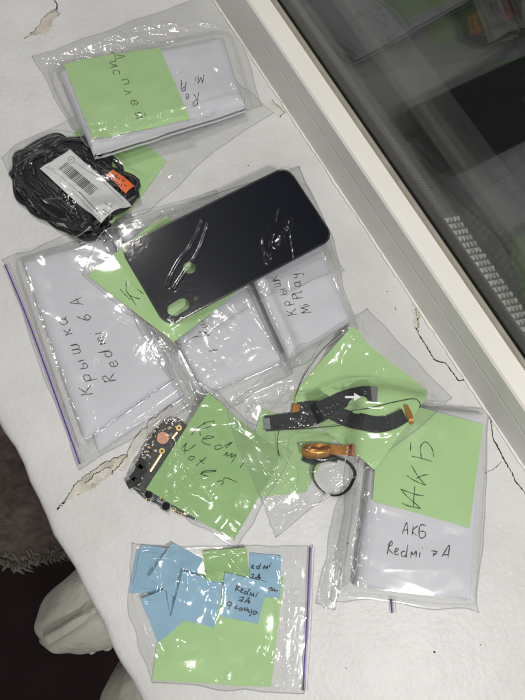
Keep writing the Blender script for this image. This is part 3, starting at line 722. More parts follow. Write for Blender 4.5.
cen = Pb.mean(0); ax_ = W((118, 205), .004)[0] - W((32, 172), .004)[0]; La = np.linalg.norm(ax_); ua = ax_ / La; ub = np.array([-ua[1], ua[0]])
core = MB(); k = len(Pb); core_top = []
rings = [1, .96, .88, .7, .4, .12]; hz = [0, .004, .0062, .0075, .008, .008]
for q, h in zip(rings, hz):
    for p in Pb: xy = cen + (p - cen) * q * .93; core_top.append((xy[0], xy[1], float(samp(HM, xy[None])[0]) + .0003 + h))
F_ = [(i * k + j, i * k + (j + 1) % k, (i + 1) * k + (j + 1) % k, (i + 1) * k + j) for i in range(len(rings) - 1) for j in range(k)] + [tuple((len(rings) - 1) * k + j for j in range(k))]
core.add(core_top, F_); core.build('wrapping', M['rubber'], cb)
cmax = []
for q in range(12):
    sc_ = 1.02 - .055 * q + .05 * rng.standard_normal(); sc_ = float(np.clip(sc_, .25, 1.0)); off = rng.standard_normal(2) * .0022
    th = np.linspace(0, 2 * math.pi * (.93 if q % 3 else 1.0), 70); pts = []
    PP = catmull(np.vstack([Pb, Pb[:1]]), 6); L = np.r_[0, np.cumsum(np.linalg.norm(np.diff(PP, axis=0), axis=1))]; tt_ = th / (2 * math.pi) * L[-1]
    xy = np.c_[np.interp(tt_, L, PP[:, 0]), np.interp(tt_, L, PP[:, 1])]
    ly = (xy - cen) @ ub; lx = (xy - cen) @ ua
    xy = cen + np.outer(lx * (sc_ ** .35), ua) + np.outer(ly * sc_, ub) + off + np.c_[np.sin(th * (5 + q % 4) + q * 2), np.cos(th * (7 - q % 3) + q)] * (.0016 + .0022 * (q % 3))
    zz = .0020 + .0068 * (1 - sc_) ** .5 + .0014 * np.sin(th * 7 + q * 2)
    z = samp(HM, xy) + zz
    rc = .0019 + .0005 * rng.random(); mb = MB(); tube(mb, np.c_[xy, z], rc, 8); mb.build('cable', M['rubber'], cb)
    for (x_, y_), z_ in zip(catmull(xy, 2), np.repeat(z, 2)): cmax.append((x_, y_, z_ + rc, rc))
mb = MB()      # moulded end piece by the orange sticker
for a_, b_, r in (((118, 172), (131, 190), .0032), ((100, 168), (126, 200), .0028), ((131, 190), (124, 201), .0030)):
    tube(mb, np.array([[*W((a_[0] + (b_[0] - a_[0]) * t, a_[1] + (b_[1] - a_[1]) * t), .006)[0], .0065] for t in np.linspace(0, 1, 6)]), r, 10)
mb.build('moulded_end', M['rubber'], cb)
HM[si, sj] = np.where(ins, np.maximum(base, dome + .0016), base)
for x_, y_, z_, r_c in cmax:
    a_, b_ = int((x_ - X0) / CS), int((y_ - Y0) / CS); v_ = HM[a_ - 4:a_ + 5, b_ - 4:b_ + 5]; np.maximum(v_, z_, out=v_)
lb = slab('label', [(39.5, 168), (70, 149), [(131, 204)][0], (103, 227)], .0002, M['label'], stiff=5, waves=.0006, zg=.010, wl=.012)
tag(lb, 'white printed barcode label on the black cable coil', 'label')
mb = MB(); lab = lambda x, y: (30 + x / 4.773, 140 + y / 4.773)
bars = rng.random(26)
pos = 0
a0, a1 = np.array([138., 140.]), np.array([290., 268.]); up_ = np.array([40., -32.])
for q in range(26):
    f0 = pos / 26; wdt = .0002 + .0004 * bars[q]; pos += 1
    p0 = a0 + (a1 - a0) * f0; p1 = p0 + up_
    Q = on([lab(*(p0 + (p1 - p0) * t)) for t in (0, .5, 1)], None, 3, .0001); tube(mb, Q, wdt, 4, .25)
mb.build('barcode', M['print'], lb, False)
mb = MB()
def tline(p, q, n, r=.00022, gap=.3):
    p, q = np.array(p, float), np.array(q, float)
    for i in range(n):
        a_ = p + (q - p) * (i / n); b_ = p + (q - p) * ((i + 1 - gap * (.5 + rng.random())) / n); tube(mb, on([lab(*a_), lab(*((a_ + b_) / 2 + rng.standard_normal(2))), lab(*b_)], None, 3, .0001), r, 4, .3)
tline((235, 248), (325, 345), 13, .0004); tline((205, 245), (340, 385), 16, .0002); tline((215, 108), (350, 195), 16, .0002); tline((350, 200), (445, 295), 15, .00022); tline((360, 190), (440, 270), 9, .0002)
tline((135, 165), (235, 250), 14, .00018); tline((75, 130), (135, 165), 8, .00018); tline((85, 125), (120, 145), 5, .0002)
for c_, r_l in (((197, 96), 15),):
    tube(mb, on([lab(c_[0] + r_l * math.cos(t), c_[1] + r_l * math.sin(t)) for t in np.linspace(0, 6.28, 14)], None, 3, .0001), .0002, 4, .3)
tube(mb, on([lab(190, 96), lab(204, 96)], None, 3, .0001), .0003, 4, .3)
for a_, b_ in (((358, 300), (400, 330)), ((395, 300), (345, 335)), ((362, 305), (352, 335)), ((352, 335), (375, 352)), ((375, 352), (392, 318)), ((392, 318), (362, 305)), ((340, 345), (362, 358))):
    tube(mb, on([lab(*a_), lab(*b_)], None, 3, .0001), .00025, 4, .3)
mb.build('print', M['print'], lb, False)
st = slab('sticker', [(107, 175), (113.5, 169.5), (134, 184), (126, 193)], .0003, M['orange'], stiff=3, waves=.0002, zg=.009, wob=.0004)
tag(st, 'small orange sticker on the end of the black cable coil', 'sticker')
write([[(392, 160), (410, 172)], [(418, 165), (408, 180), (425, 178)], [(432, 178), (425, 192)], [(445, 183), (440, 198), (455, 192)], [(385, 182), (400, 190), (392, 198), (408, 200)], [(398, 192), (412, 205)], [(420, 200), (412, 215), (430, 212)], [(440, 208), (434, 224)], [(405, 172), (400, 182)], [(450, 215), (462, 222)]], 30, 140, 4.773, st, M['ink'], name='lettering', r=.00035)
bD.close(creases=[([(75, 205), (76, 222), (82, 232)], .0012), ([(70, 212), (73, 228), (80, 236)], .001), ([(150, 218), (180, 200), (212, 168), (236, 145), (262, 118)], .0012), ([(60, 240), (120, 228), (150, 214)], .0012),
                  ([(102, 152), (128, 168), (152, 176)], .0008), ([(24, 192), (50, 214), (72, 238)], .0012), ([(22, 160), (32, 168)], .0008), ([(170, 172), (200, 172)], .0007), ([(30, 158), (60, 140), (84, 120)], .001)],
         rough=.0005, ang=.6, dense=1.1, patches=[((140, 172), .02, .014, .4, .0005), ((110, 222), .014, .008, .3, .0007), ((232, 148), .03, .006, .8, .0005)], glares=[((74, 218), .003, .010, .3, 1), ((190, 175), .008, .003, .3, 0), ((240, 142), .016, .003, .9, 0)], tens=3)

# ---- topmost thick packet
bE = Bag([[(32, 56), (120, 26)], [(214, -8), (236, 22)], [(262, 106), (180, 136)], [(97, 163), (62, 110)]], 'zip bag at the top of the picture round the thick padded packet', zg=.003)
o = slab('paper_packet', [(58, 70), (224, 31), (246, 104), (94, 157)], .014, M['paper'], stiff=15, flat=True, waves=.0008, steps=[((88, 142), (244, 92), .0007), ((214, 30), (238, 108), -.0007)], zg=.011, wl=.03)
tag(o, 'thick white packet at the top with Дисплей written on its green note', 'paper packet', PK); pe = o
write(lettering([('M', 412, 178), ('i', 303, 215), ('P', 180, 280), ('l', 122, 262)], (-8, 115), (-105, 14)) + lettering([('R', 335, 440, 1.5), ('e', 222, 430)], (-8, 115), (-90, 14)), 170, 65, 13.125, o, M['ink'])
o = slab('sticky_note', [[(63, 62), (112, 50)], [(159, 43)], [(190, 119)], [(94, 143)]], .0003, M['green'], stiff=4, zg=.0165); tag(o, 'green note across the left half of the thick top packet, inscribed Дисплей', 'sticky note', GN)
write(lettering([('Д', 178, 124), ('и', 152, 186), ('с', 172, 248), ('п', 238, 320), ('л', 258, 395), ('е'.replace('е', 'e'), 305, 470), ('й', 340, 568)], (80, -12), (26, 82)), 95, 40, 7.5, o, M['ink_green'])
bE.close(creases=[([(36, 56), (60, 50), (92, 46), (130, 38), (150, 26)], .0016), ([(44, 60), (70, 58), (100, 44)], .0012), ([(120, 44), (160, 34), (205, 30), (228, 26)], .0012), ([(226, 30), (238, 52), (248, 80), (256, 100)], .001), ([(180, 6), (176, 20), (184, 34)], .001), ([(150, 12), (158, 26)], .0009), ([(40, 57), (80, 48), (105, 36)], .0013), ([(108, 36), (130, 26), (160, 22), (200, 20), (222, 24)], .0014), ([(50, 64), (62, 78), (58, 92)], .001), ([(56, 60), (66, 92), (92, 140)], .0009), ([(215, 78), (228, 88), (240, 98)], .0014), ([(222, 84), (236, 100)], .0014),
                  ([(100, 148), (150, 134), (200, 118), (240, 106)], .0012), ([(94, 150), (104, 156)], .0012), ([(160, 10), (190, 16), (214, 22)], .0012), ([(225, 30), (234, 60), (246, 84)], .0011), ([(96, 140), (112, 138), (150, 128)], .0009), ([(130, 30), (150, 38), (190, 36)], .0012)],
         rough=.0009, ang=.3, patches=[((90, 44), .028, .007, .3, .0012), ((160, 22), .04, .006, .1, .0012), ((236, 96), .010, .012, .3, .001), ((55, 72), .006, .012, .3, .0009)], glares=[((84, 47), .030, .0075, .27, 0), ((120, 36), .020, .006, .3, 0), ((165, 24), .030, .007, .2, 0), ((236, 92), .008, .010, .3, 0), ((228, 84), .010, .0025, -.6, 0)], tens=6)

# ---- phone cover over a green note
bP = Bag([[(86, 280), (100, 245), (160, 208)], [(299, 163), (310, 186), (335, 240)], [(346, 268), (250, 310)], [(182, 352), (130, 318)]], 'thin bag drawn tight over the black phone back cover', zg=.006, m='film_smooth')
o = slab('sticky_note', [(88, 277), (166, 213), (252, 277), (174, 343)], .0003, M['green'], stiff=7, zg=.007); tag(o, 'green note underneath the black phone back cover, inscribed К', 'sticky note', GN)
write([[(135, 190), (200, 260), (265, 330)], [(215, 70), (215, 200), (270, 290), (350, 410)], [(240, 255), (300, 290), (400, 315)], [(360, 185), (445, 255)]], 110, 275, 13.125, o, M['ink_green'])
ph = empty('phone_back_cover'); tag(ph, 'glossy black phone back cover with a camera cut-out', 'phone cover')
PC = W([(123.8, 252.2), (286.6, 173.9), (328.8, 244.3), (167.2, 331.6)], .0085)
zc = float(np.percentile(HM[window(PC, 0)[0], window(PC, 0)[1]][inside(PC, *window(PC, 0)[2:])], 97)) + .0004
O_ = PC.mean(0); ux = (PC[1] - PC[0] + PC[2] - PC[3]) / 2; Lx = np.linalg.norm(ux); ux /= Lx; uy = np.array([-ux[1], ux[0]]); Ly = (np.linalg.norm(PC[0] - PC[3]) + np.linalg.norm(PC[1] - PC[2])) / 2
def rrect(lx, ly, r, n=10):
    pts = []
    for cx, cy, a0 in ((lx / 2 - r, ly / 2 - r, 0), (-lx / 2 + r, ly / 2 - r, 90), (-lx / 2 + r, -ly / 2 + r, 180), (lx / 2 - r, -ly / 2 + r, 270)):
        for q in range(n + 1): a = math.radians(a0 + 90 * q / n); pts.append((cx + r * math.cos(a), cy + r * math.sin(a)))
    return np.array(pts)
def tolocal(p): d = W(p, zc)[0] - O_; return np.array([d @ ux, d @ uy])
hc = tolocal((189.5, 268)); ha, hb = tolocal((174.0, 310.4)), tolocal((183.0, 305.0)); hd = tolocal((195.3, 298.7))
holes = [np.array([hc + .0051 * np.array([math.cos(t), math.sin(t)]) for t in np.linspace(0, 2 * math.pi, 28, endpoint=False)])]
dd_ = (hb - ha) / np.linalg.norm(hb - ha); nn_ = np.array([-dd_[1], dd_[0]]); R_ = .0053
holes.append(np.array([hb + R_ * (math.cos(t) * dd_ + math.sin(t) * nn_) for t in np.linspace(-math.pi / 2, math.pi / 2, 14)] + [ha - R_ * (math.cos(t) * dd_ + math.sin(t) * nn_) for t in np.linspace(-math.pi / 2, math.pi / 2, 14)]))
holes.append(np.array([hd + .0020 * np.array([math.cos(t), math.sin(t)]) for t in np.linspace(0, 2 * math.pi, 16, endpoint=False)]))
import bmesh
def plate(name, outline, holes, z0, z1, m, parent, dome=0.0):
    bm = bmesh.new(); rings_ = []
    for L in [outline] + holes:
        vs_ = [bm.verts.new((*(O_ + ux * p[0] + uy * p[1]), z1)) for p in L]; rings_.append([bm.edges.new((vs_[i], vs_[(i + 1) % len(vs_)])) for i in range(len(vs_))])
    bmesh.ops.triangle_fill(bm, use_beauty=True, use_dissolve=False, edges=[e for r in rings_ for e in r])
    g = bmesh.ops.extrude_face_region(bm, geom=list(bm.faces)); 
    for v in g['geom']:
        if isinstance(v, bmesh.types.BMVert): v.co.z = z0
    bmesh.ops.recalc_face_normals(bm, faces=bm.faces)
    me = bpy.data.meshes.new(name); bm.to_mesh(me); bm.free(); me.materials.append(m); o = bpy.data.objects.new(name, me); C.objects.link(o); o.parent = parent
    bv = o.modifiers.new('bevel', 'BEVEL'); bv.width = .00035; bv.segments = 2; bv.limit_method = 'ANGLE'
    return o
plate('back_panel', rrect(Lx - .0012, Ly - .0012, .0095), holes, zc, zc + .0011, M['phone'], ph)
mb = MB(); Q = rrect(Lx, Ly, .0100); Q = np.vstack([Q, Q[:1]]); tube(mb, np.array([[*(O_ + ux * p[0] + uy * p[1]), zc + .0006] for p in Q]), .0009, 8, 1.0); mb.build('rim', M['phone_edge'], ph)
# camera hole rim and a white streak painted as a highlight at the corner
mb = MB(); Q = np.vstack([holes[1], holes[1][:1]]); tube(mb, np.array([[*(O_ + ux * p[0] + uy * p[1]), zc + .0012] for p in Q]), .00035, 6); mb.build('camera_rim', M['phone_edge'], ph)
mb = MB(); q0 = [tolocal(p) for p in ((167.5, 319.5), (173, 323.5))]; tube(mb, np.array([[*(O_ + ux * p[0] + uy * p[1]), zc + .0012] for p in q0]), .0009, 6, .3); mb.build('painted_highlight', M['white_ink'], ph)
si, sj, gx, gy = window(PC, .01); ins = inside(PC, gx, gy); HM[si, sj] = np.where(ins, np.maximum(HM[si, sj], zc + .0013), HM[si, sj])
bP.close(creases=[([(203, 227), (197, 243), (188, 257), (179, 269), (172, 282), (169, 291)], .0006), ([(209, 229), (204, 245), (197, 261), (188, 274), (180, 286), (175, 294)], .0006),
                  ([(278, 215), (274, 232), (262, 246), (266, 262)], .0006), ([(286, 226), (290, 246), (292, 262)], .0007), ([(300, 165), (310, 188), (326, 228), (344, 262)], .0006), ([(110, 238), (170, 212), (240, 180), (294, 170)], .0006), ([(174, 348), (190, 334), (204, 318)], .001), ([(205, 318), (186, 336), (176, 352)], .0006)],
         rough=.00005, ang=1.0, dense=.3, patches=[((272, 246), .010, .014, -.3, .0006)], glares=[((276, 246), .005, .009, -.3, 0), ((268, 262), .004, .006, -.3, 0), ((286, 232), .003, .008, -.3, 0)], cw=.0013, step=.0006, tens=3)

# ---- circuit board and note
bH = Bag([[(125, 480), (150, 432)], [(204, 387)], [(292, 452), (284, 470)], [(236, 550)]], 'zip bag holding the circuit board and its green note', zg=.002)
o = slab('sticky_note', [(262, 408), (336, 436), (306, 492), (236, 500)], .0003, M['green'], stiff=5, zg=.002); tag(o, 'lower green note half hidden between the circuit board bag and the flex cable bag', 'sticky note', GN)
pcb = empty('circuit_board'); tag(pcb, 'bare phone circuit board with gold contacts sticking out from under a green note', 'circuit board')
bd = [(128, 484), (136, 466), (140, 455), (150, 436), (163, 421), (178, 418), (215, 448), (214, 500), (196, 521), (168, 508), (146, 500)]
zb_ = .0028; Pq = W(bd, zb_); n_ = len(Pq)
link_mesh('board', [(x, y, zb_) for x, y in Pq] + [(x, y, zb_ - .001) for x, y in Pq], [tuple(range(n_))] + [(i, i + n_, (i + 1) % n_ + n_, (i + 1) % n_) for i in range(n_)], M['pcb'], pcb, False)
def blk(mb, p, l, wd, h, ang, z=zb_):
    c = W(p, z)[0]; ca, sa = math.cos(ang), math.sin(ang)
    v = [(c[0] + x * ca - y * sa, c[1] + x * sa + y * ca, z + q) for q in (0.0002, h) for x, y in ((-l, -wd), (l, -wd), (l, wd), (-l, wd))]
    mb.add(v, [(0, 3, 2, 1), (4, 5, 6, 7), (0, 1, 5, 4), (1, 2, 6, 5), (2, 3, 7, 6), (3, 0, 4, 7)])
def disc(mb, p, r, h, z=zb_, n=14, hole=0):
    c = W(p, z)[0]; v = [(c[0] + q * math.cos(a), c[1] + q * math.sin(a), zz) for q, zz in ((r, z + .0001), (r, z + h), (hole if hole else 1e-5, z + h)) for a in np.linspace(0, 6.283, n, endpoint=False)]
    mb.add(v, [(i, (i + 1) % n, (i + 1) % n + n, i + n) for i in range(n)] + [(i + n, (i + 1) % n + n, (i + 1) % n + 2 * n, i + 2 * n) for i in range(n)])
mb = MB(); disc(mb, (163, 438), .0045, .0012); mb.build('copper_patch', M['rosecopper'], pcb, False)
for p in ((179, 428), (162, 451)):
    mb = MB(); disc(mb, p, .0022, .0006, hole=.0009); mb.build('screw_ring', M['gold'], pcb, False)
for a_, b_, r in (((161, 454), (150, 471), .0010), ((177, 432), (172, 438), .0009), ((173, 510), (187, 516), .0008)):
    mb = MB(); tube(mb, np.array([[*W(a_, zb_)[0], zb_ + .0004], [*W(b_, zb_)[0], zb_ + .0004]]), r, 4, .4); mb.build('gold_trace', M['gold'], pcb, False)
mb = MB()
for p, a_, q in (((138, 473), .9, .006), ((134, 482), .5, .005), ((141, 464), 1.0, .003)): blk(mb, p, q, .003, .0022, a_)
for k_ in range(5): disc(mb, (133 + 2.6 * k_ + rng.random() * 2, 484 - 3.5 * k_), .0016, .003)
mb.build('connector', M['rubber'], pcb, False)
for p in ((149, 494), (166, 506)):
    mb = MB(); blk(mb, p, .0035, .0033, .0010, -.45); q = mb.build('camera_socket', M['steel_dull'], pcb, False); mb = MB(); disc(mb, p, .0029, .0013); mb.build('lens', M['phone'], q, False)
mbs = {'steel': MB(), 'gold': MB(), 'white_ink': MB(), 'rubber': MB()}
Pin = Pq; kk = 0
while kk < 170:
    t = rng.random(); a_, b_ = (Pq[rng.integers(0, 6)], Pq[rng.integers(0, 6)]) if rng.random() < .5 else (Pq[rng.integers(8, 11)], Pq[rng.integers(8, 11)])
    xy = a_ + (b_ - a_) * t + rng.standard_normal(2) * .0035
    if not inside(Pq, np.array([[xy[0]]]), np.array([[xy[1]]]))[0, 0]: continue
    kk += 1; key = ['steel', 'gold', 'white_ink', 'rubber', 'steel', 'rubber'][rng.integers(0, 6)]; l_ = .0004 + .0008 * rng.random(); ca = math.radians(-28 + 90 * rng.integers(0, 2)); c = xy
    v = [(c[0] + x * math.cos(ca) - y * math.sin(ca), c[1] + x * math.sin(ca) + y * math.cos(ca), zb_ + q) for q in (.0001, .0007) for x, y in ((-l_, -l_ * .5), (l_, -l_ * .5), (l_, l_ * .5), (-l_, l_ * .5))]
    mbs[key].add(v, [(4, 5, 6, 7), (0, 1, 5, 4), (1, 2, 6, 5), (2, 3, 7, 6), (3, 0, 4, 7)])
for key, nm in (('steel', 'solder_joints'), ('gold', 'gold_pads'), ('white_ink', 'capacitors'), ('rubber', 'chips')): mbs[key].build(nm, M[key], pcb, False)
si, sj, gx, gy = window(Pq, .01); ins = inside(Pq, gx, gy); HM[si, sj] = np.where(ins, np.maximum(HM[si, sj], zb_ + .0012), HM[si, sj])
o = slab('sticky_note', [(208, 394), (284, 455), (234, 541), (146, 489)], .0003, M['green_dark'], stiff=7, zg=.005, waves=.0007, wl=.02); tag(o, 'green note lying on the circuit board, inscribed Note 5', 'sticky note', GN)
write([[(85, 225), (130, 175), (190, 130)], [(175, 150), (200, 130), (255, 122), (245, 150), (205, 170), (160, 180)], [(155, 180), (150, 200), (155, 232)], [(180, 255), (225, 250), (255, 240), (215, 232), (180, 250), (165, 270), (190, 292), (230, 300)],
       [(320, 310), (290, 300), (260, 315), (270, 332), (305, 325), (395, 275)], [(395, 275), (345, 325)], [(325, 385), (355, 355), (352, 385), (395, 362), (380, 395), (420, 370), (405, 405), (385, 435)], [(450, 470), (480, 432)],
       [(10, 330), (50, 285), (40, 310), (35, 370)], [(20, 340), (60, 340), (120, 295)], [(60, 400), (85, 385), (110, 390), (90, 412), (60, 410)], [(120, 455), (200, 390)], [(145, 410), (182, 442)],
       [(160, 522), (215, 535)], [(150, 520), (185, 495), (270, 492), (250, 500), (190, 505), (150, 520)], [(275, 575), (325, 570), (310, 608)], [(325, 562), (345, 545), (435, 582)]], 180, 405, 7.5, o, M['ink_green'])
bH.close(creases=[([(168, 440), (182, 462), (200, 482), (206, 492)], .0012), ([(172, 450), (168, 470), (164, 500)], .0011), ([(178, 455), (176, 490), (172, 502)], .0010), ([(204, 392), (230, 404), (262, 418)], .001), ([(206, 492), (218, 484)], .0009), ([(210, 498), (224, 492)], .0009), ([(255, 440), (240, 468)], .0006), ([(132, 478), (160, 500), (232, 545)], .0008)],
         rough=.0004, ang=.8, patches=[((185, 490), .016, .010, .5, .0005)], glares=[((176, 470), .004, .020, -.1, 1), ((204, 486), .008, .003, .5, 1)], tens=3.5)

# ---- battery packet
bI = Bag([[(348, 398)], [(489, 409), (486, 480)], [(479, 613), (430, 606)], [(330, 600), (345, 500)]], 'zip bag at the lower right round the white battery packet', zg=.001)
o = slab('paper_packet', [(378, 402), (487, 412), (474, 602), (356, 587)], .0100, M['paper'], stiff=6, waves=.0006, zg=.005, wl=.03)
tag(o, 'white paper packet at the lower right inscribed АКБ', 'paper packet', PK)
write([[(145, 125), (175, 50), (182, 130)], [(155, 100), (180, 95)], [(210, 135), (217, 72)], [(248, 70), (213, 105), (240, 135)], [(300, 68), (262, 70), (258, 145), (288, 146), (299, 122), (285, 108), (262, 108)],
       [(45, 260), (65, 175)], [(50, 200), (75, 170), (78, 195), (52, 215), (88, 258)], [(98, 243), (120, 228), (108, 218), (95, 240), (102, 260), (122, 255)], [(165, 240), (145, 240), (140, 265), (160, 272), (172, 250), (182, 195)], [(172, 250), (172, 280)],
       [(200, 280), (207, 240), (218, 262), (238, 235), (235, 280)], [(262, 242), (258, 280)], [(275, 215)], [(335, 235), (375, 238)], [(375, 238), (345, 272)], [(345, 255), (372, 253)], [(405, 275), (440, 215), (455, 203), (445, 282)], [(408, 262), (452, 260)]], 380, 515, 6.5625, o, M['ink'], r=.0003)
o = slab('sticky_note', [(381, 397), (484, 424), (470, 528), (373, 501)], .0003, M['green'], stiff=4, zg=.0115, waves=.0003, wl=.03); tag(o, 'large green note on the lower right packet, inscribed АКБ sideways', 'sticky note', GN)
write([[(190, 405), (240, 460), (345, 552)], [(205, 512), (245, 530), (345, 552)], [(190, 405), (300, 445), (368, 455)], [(298, 385), (285, 550)], [(272, 228), (325, 315), (382, 378)], [(235, 303), (300, 345), (382, 378)], [(310, 325), (360, 303), (400, 298)],
       [(347, 175), (340, 90), (380, 52), (425, 100), (440, 165)], [(272, 158), (345, 175), (428, 198)], [(267, 55), (266, 125)]], 375, 435, 7.5, o, M['ink_green'], r=.0003)
bI.close(creases=[([(358, 575), (364, 540), (372, 505)], .001), ([(362, 585), (380, 594), (440, 602), (474, 606)], .0008), ([(372, 510), (366, 545), (360, 586)], .0009), ([(366, 512), (352, 575)], .0012), ([(486, 415), (480, 500), (474, 600)], .0005), ([(348, 500), (342, 560), (338, 590)], .0012), ([(450, 604), (466, 612)], .001)],
         rough=.00022, ang=1.4, dense=.5, patches=[((362, 585), .006, .006, 0, .0008), ((372, 505), .005, .006, 0, .0008)], zips=[([(391, 599), (392, 613)], True)], glares=[((363, 583), .004, .004, .3, 1), ((372, 508), .003, .006, .3, 1)], tens=4)
# ---- folded empty bag beside it
bJ = Bag([[(340, 486)], [(366, 492), (352, 560)], [(335, 610)], [(316, 603), (326, 560)]], 'empty clear bag folded into a narrow strip left of the battery packet', zg=.001, m='film_stiff')
bJ.close(creases=[([(346, 500), (336, 550), (326, 590)], .0016), ([(340, 510), (350, 555), (346, 590)], .0010), ([(345, 495), (341, 520), (352, 530)], .0013), ([(322, 590), (336, 582)], .0014), ([(344, 498), (356, 520), (342, 540)], .0013), ([(328, 568), (345, 562)], .0012)], rough=.0008, ang=1.3, dense=1.2, lift=.003, patches=[((344, 515), .006, .008, 0, .001)], glares=[((344, 515), .003, .007, .3, 1)], tens=2)

# ---- flex cables on a green note
bF = Bag([[(368, 308)], [(453, 398), (400, 440)], [(276, 538)], [(262, 498), (240, 450), (228, 408), (290, 362)]], 'zip bag holding flex cables, stretched from the heap centre to the frame side', zg=.006, wob=.0008)
o = slab('sticky_note', [(349, 329), (428, 390), (370, 470), (289, 398)], .0003, M['green'], stiff=7, zg=.006, waves=.0004, wl=.03); tag(o, 'green note under the two crossed black flex cables', 'sticky note', GN)
def ribbon(name, px, w_px, z, m, parent, t=.0004, wav=.0006):
    P = W(catmull(px, 6), .008); T = np.gradient(P, axis=0); T /= np.linalg.norm(T, axis=1)[:, None]; Nn = np.c_[-T[:, 1], T[:, 0]]
    ws = np.interp(np.linspace(0, 1, len(P)), np.linspace(0, 1, len(w_px)), w_px) * .00078 / 2
    zz = samp(HM, P) + z + wav * np.sin(np.linspace(0, 7, len(P))); zz = np.maximum(zz, samp(HM, P) + z * .6)
    v = []
    for p, n, ww, h in zip(P, Nn, ws, zz):
        for a, hh in ((-ww, 0), (ww, 0), (ww, t), (-ww, t)): v.append((p[0] + n[0] * a, p[1] + n[1] * a, h + hh))
    k = len(P); f = [(i * 4 + j, i * 4 + (j + 1) % 4, (i + 1) * 4 + (j + 1) % 4, (i + 1) * 4 + j) for i in range(k - 1) for j in range(4)] + [(0, 3, 2, 1), tuple((k - 1) * 4 + j for j in range(4))]
    mb = MB(); mb.add(v, f); return mb.build(name, m, parent, False), P, zz
def stamp(P, hw, z):
    global HM
    si, sj, gx, gy = window(P, .02); D = polydist(P, gx, gy, False); HM[si, sj] = np.where(D < hw, np.maximum(HM[si, sj], z), HM[si, sj])
f2 = empty('flex_cable'); tag(f2, 'lower black flex cable with copper connectors at both ends', 'flex cable', 'black flex cables')
o, P, z = ribbon('ribbon', [(299, 408), (318, 407), (334, 411), (352, 419), (372, 425), (388, 423), (402, 416)], [13, 15, 16, 17, 16, 15, 14], .0008, M['flex'], f2); z2 = z.max()
for a_, b_, w_ in (((295, 405), (302, 412), 11), ((403, 406), (409, 425), 4)):
    pass
ribbon('copper_contact', [(293, 408), (297, 408.5), (301, 409)], [11, 11, 11], .0013, M['copper'], f2, wav=0)
ribbon('copper_contact', [(403, 406), (406, 415), (409, 425)], [3.5, 6, 3.5], .0013, M['copper'], f2, wav=0)
stamp(P, .005, z2 + .0006)
f1 = empty('flex_cable'); tag(f1, 'upper black flex cable with a white arrow', 'flex cable', 'black flex cables')
o, P, z = ribbon('ribbon', [(266, 423), (285, 421), (302, 419), (318, 413), (334, 404), (346, 398), (360, 394), (374, 395)], [15, 16, 17, 20, 17, 17, 15, 15], .0006, M['flex'], f1)
ribbon('connector', [(369.5, 395), (372, 395), (375.5, 395.5)], [15, 16, 16], .0012, M['steel_dull'], f1, wav=0); ribbon('connector', [(265, 423.5), (268, 423.3), (271, 423)], [11, 11.5, 12], .0012, M['grey_ink'], f1, wav=0)
stamp(P, .006, z.max() + .0005)
mb = MB(); Q = on([(345, 396), (345, 398.2), (354, 398.2), (354, 401), (361, 397), (354, 393), (354, 396)], None, 3, .0002); mb.add(Q, [tuple(range(7))]); mb.build('arrow_mark', M['white_ink'], f1, False)
mt = MB()
def tiny(px, r=.0002):
    tube(mt, on(px, None, 3, .0002), r, 4, .3)
S_ = lambda x, y: (260 + x / 5.833, 380 + y / 5.833)
for st_ in ([(212, 225), (200, 230), (212, 238), (202, 248)], [(222, 228), (232, 240), (222, 250)], [(232, 228), (240, 238)], [(262, 200), (270, 185)], [(280, 195), (290, 185)], [(300, 190), (303, 205)], [(325, 185), (340, 180), (335, 195)], [(350, 175), (358, 190)], [(365, 172), (368, 187)],
            [(380, 165), (395, 160), (392, 172)], [(402, 160), (412, 165)], [(420, 152), (432, 150)], [(445, 145), (460, 138)], [(370, 200), (378, 210), (388, 198)], [(395, 195), (405, 202)], [(415, 180), (425, 190)], [(128, 268), (136, 262)], [(240, 188), (248, 196)]): tiny([S_(*q) for q in st_])
tiny([(363.5, 391), (366.5, 392)]); tiny([(363.5, 393.5), (366.5, 394)])
mt.build('lettering', M['grey_ink'], f1, False)
# copper coil of flex, lying on its side, and black ring of flex
co = empty('copper_flex_coil'); tag(co, 'rolled copper-coloured flex ribbon below the crossed black cables', 'flex coil')
cc_ = W((317, 451), .008)[0]; zc0 = float(samp(HM, cc_[None])[0]) + .0048
def coil(name, c, z0, ax, ay, width, turns, m, parent, tilt, rot, shrink=.12):
    n = int(46 * turns); v = []
    for i in range(n + 1):
        a = 2 * math.pi * turns * i / n; k = 1 - shrink * a / (2 * math.pi)
        x, h = ax * k * math.cos(a), ay * k * math.sin(a)
        for wy in (-width / 2, width / 2):
            for th in (0, .0003):
                q = Vector((x * (1 + th / ax), wy + .0008 * math.sin(a * .5), h * (1 + th / ay))); q = Matrix.Rotation(tilt, 3, 'X') @ q; q = Matrix.Rotation(rot, 3, 'Z') @ q
                v.append((c[0] + q.x, c[1] + q.y, z0 + q.z))
    f = []
    for i in range(n):
        b = i * 4; f += [(b, b + 4, b + 6, b + 2), (b + 1, b + 3, b + 7, b + 5), (b, b + 1, b + 5, b + 4), (b + 2, b + 6, b + 7, b + 3)]
    mb = MB(); mb.add(v, f); return mb.build(name, m, parent)
coil('winding', cc_, zc0, .0116, .0048, .0070, 2.6, M['copper'], co, .62, .06, .14)
ribbon('tail', [(329, 449), (338, 450), (346, 450), (351, 450)], [9, 9, 9, 10], .004, M['copper'], co, wav=0)
ribbon('tail_connector', [(348, 449.5), (350, 450), (353, 450.5)], [11, 12, 11], .0048, M['rosecopper'], co, wav=0)
rg = empty('flex_ring'); tag(rg, 'black ribbon flex bent into an open ring', 'flex ring')
n = 60; v = []; cr = W((336, 476), .010)[0]
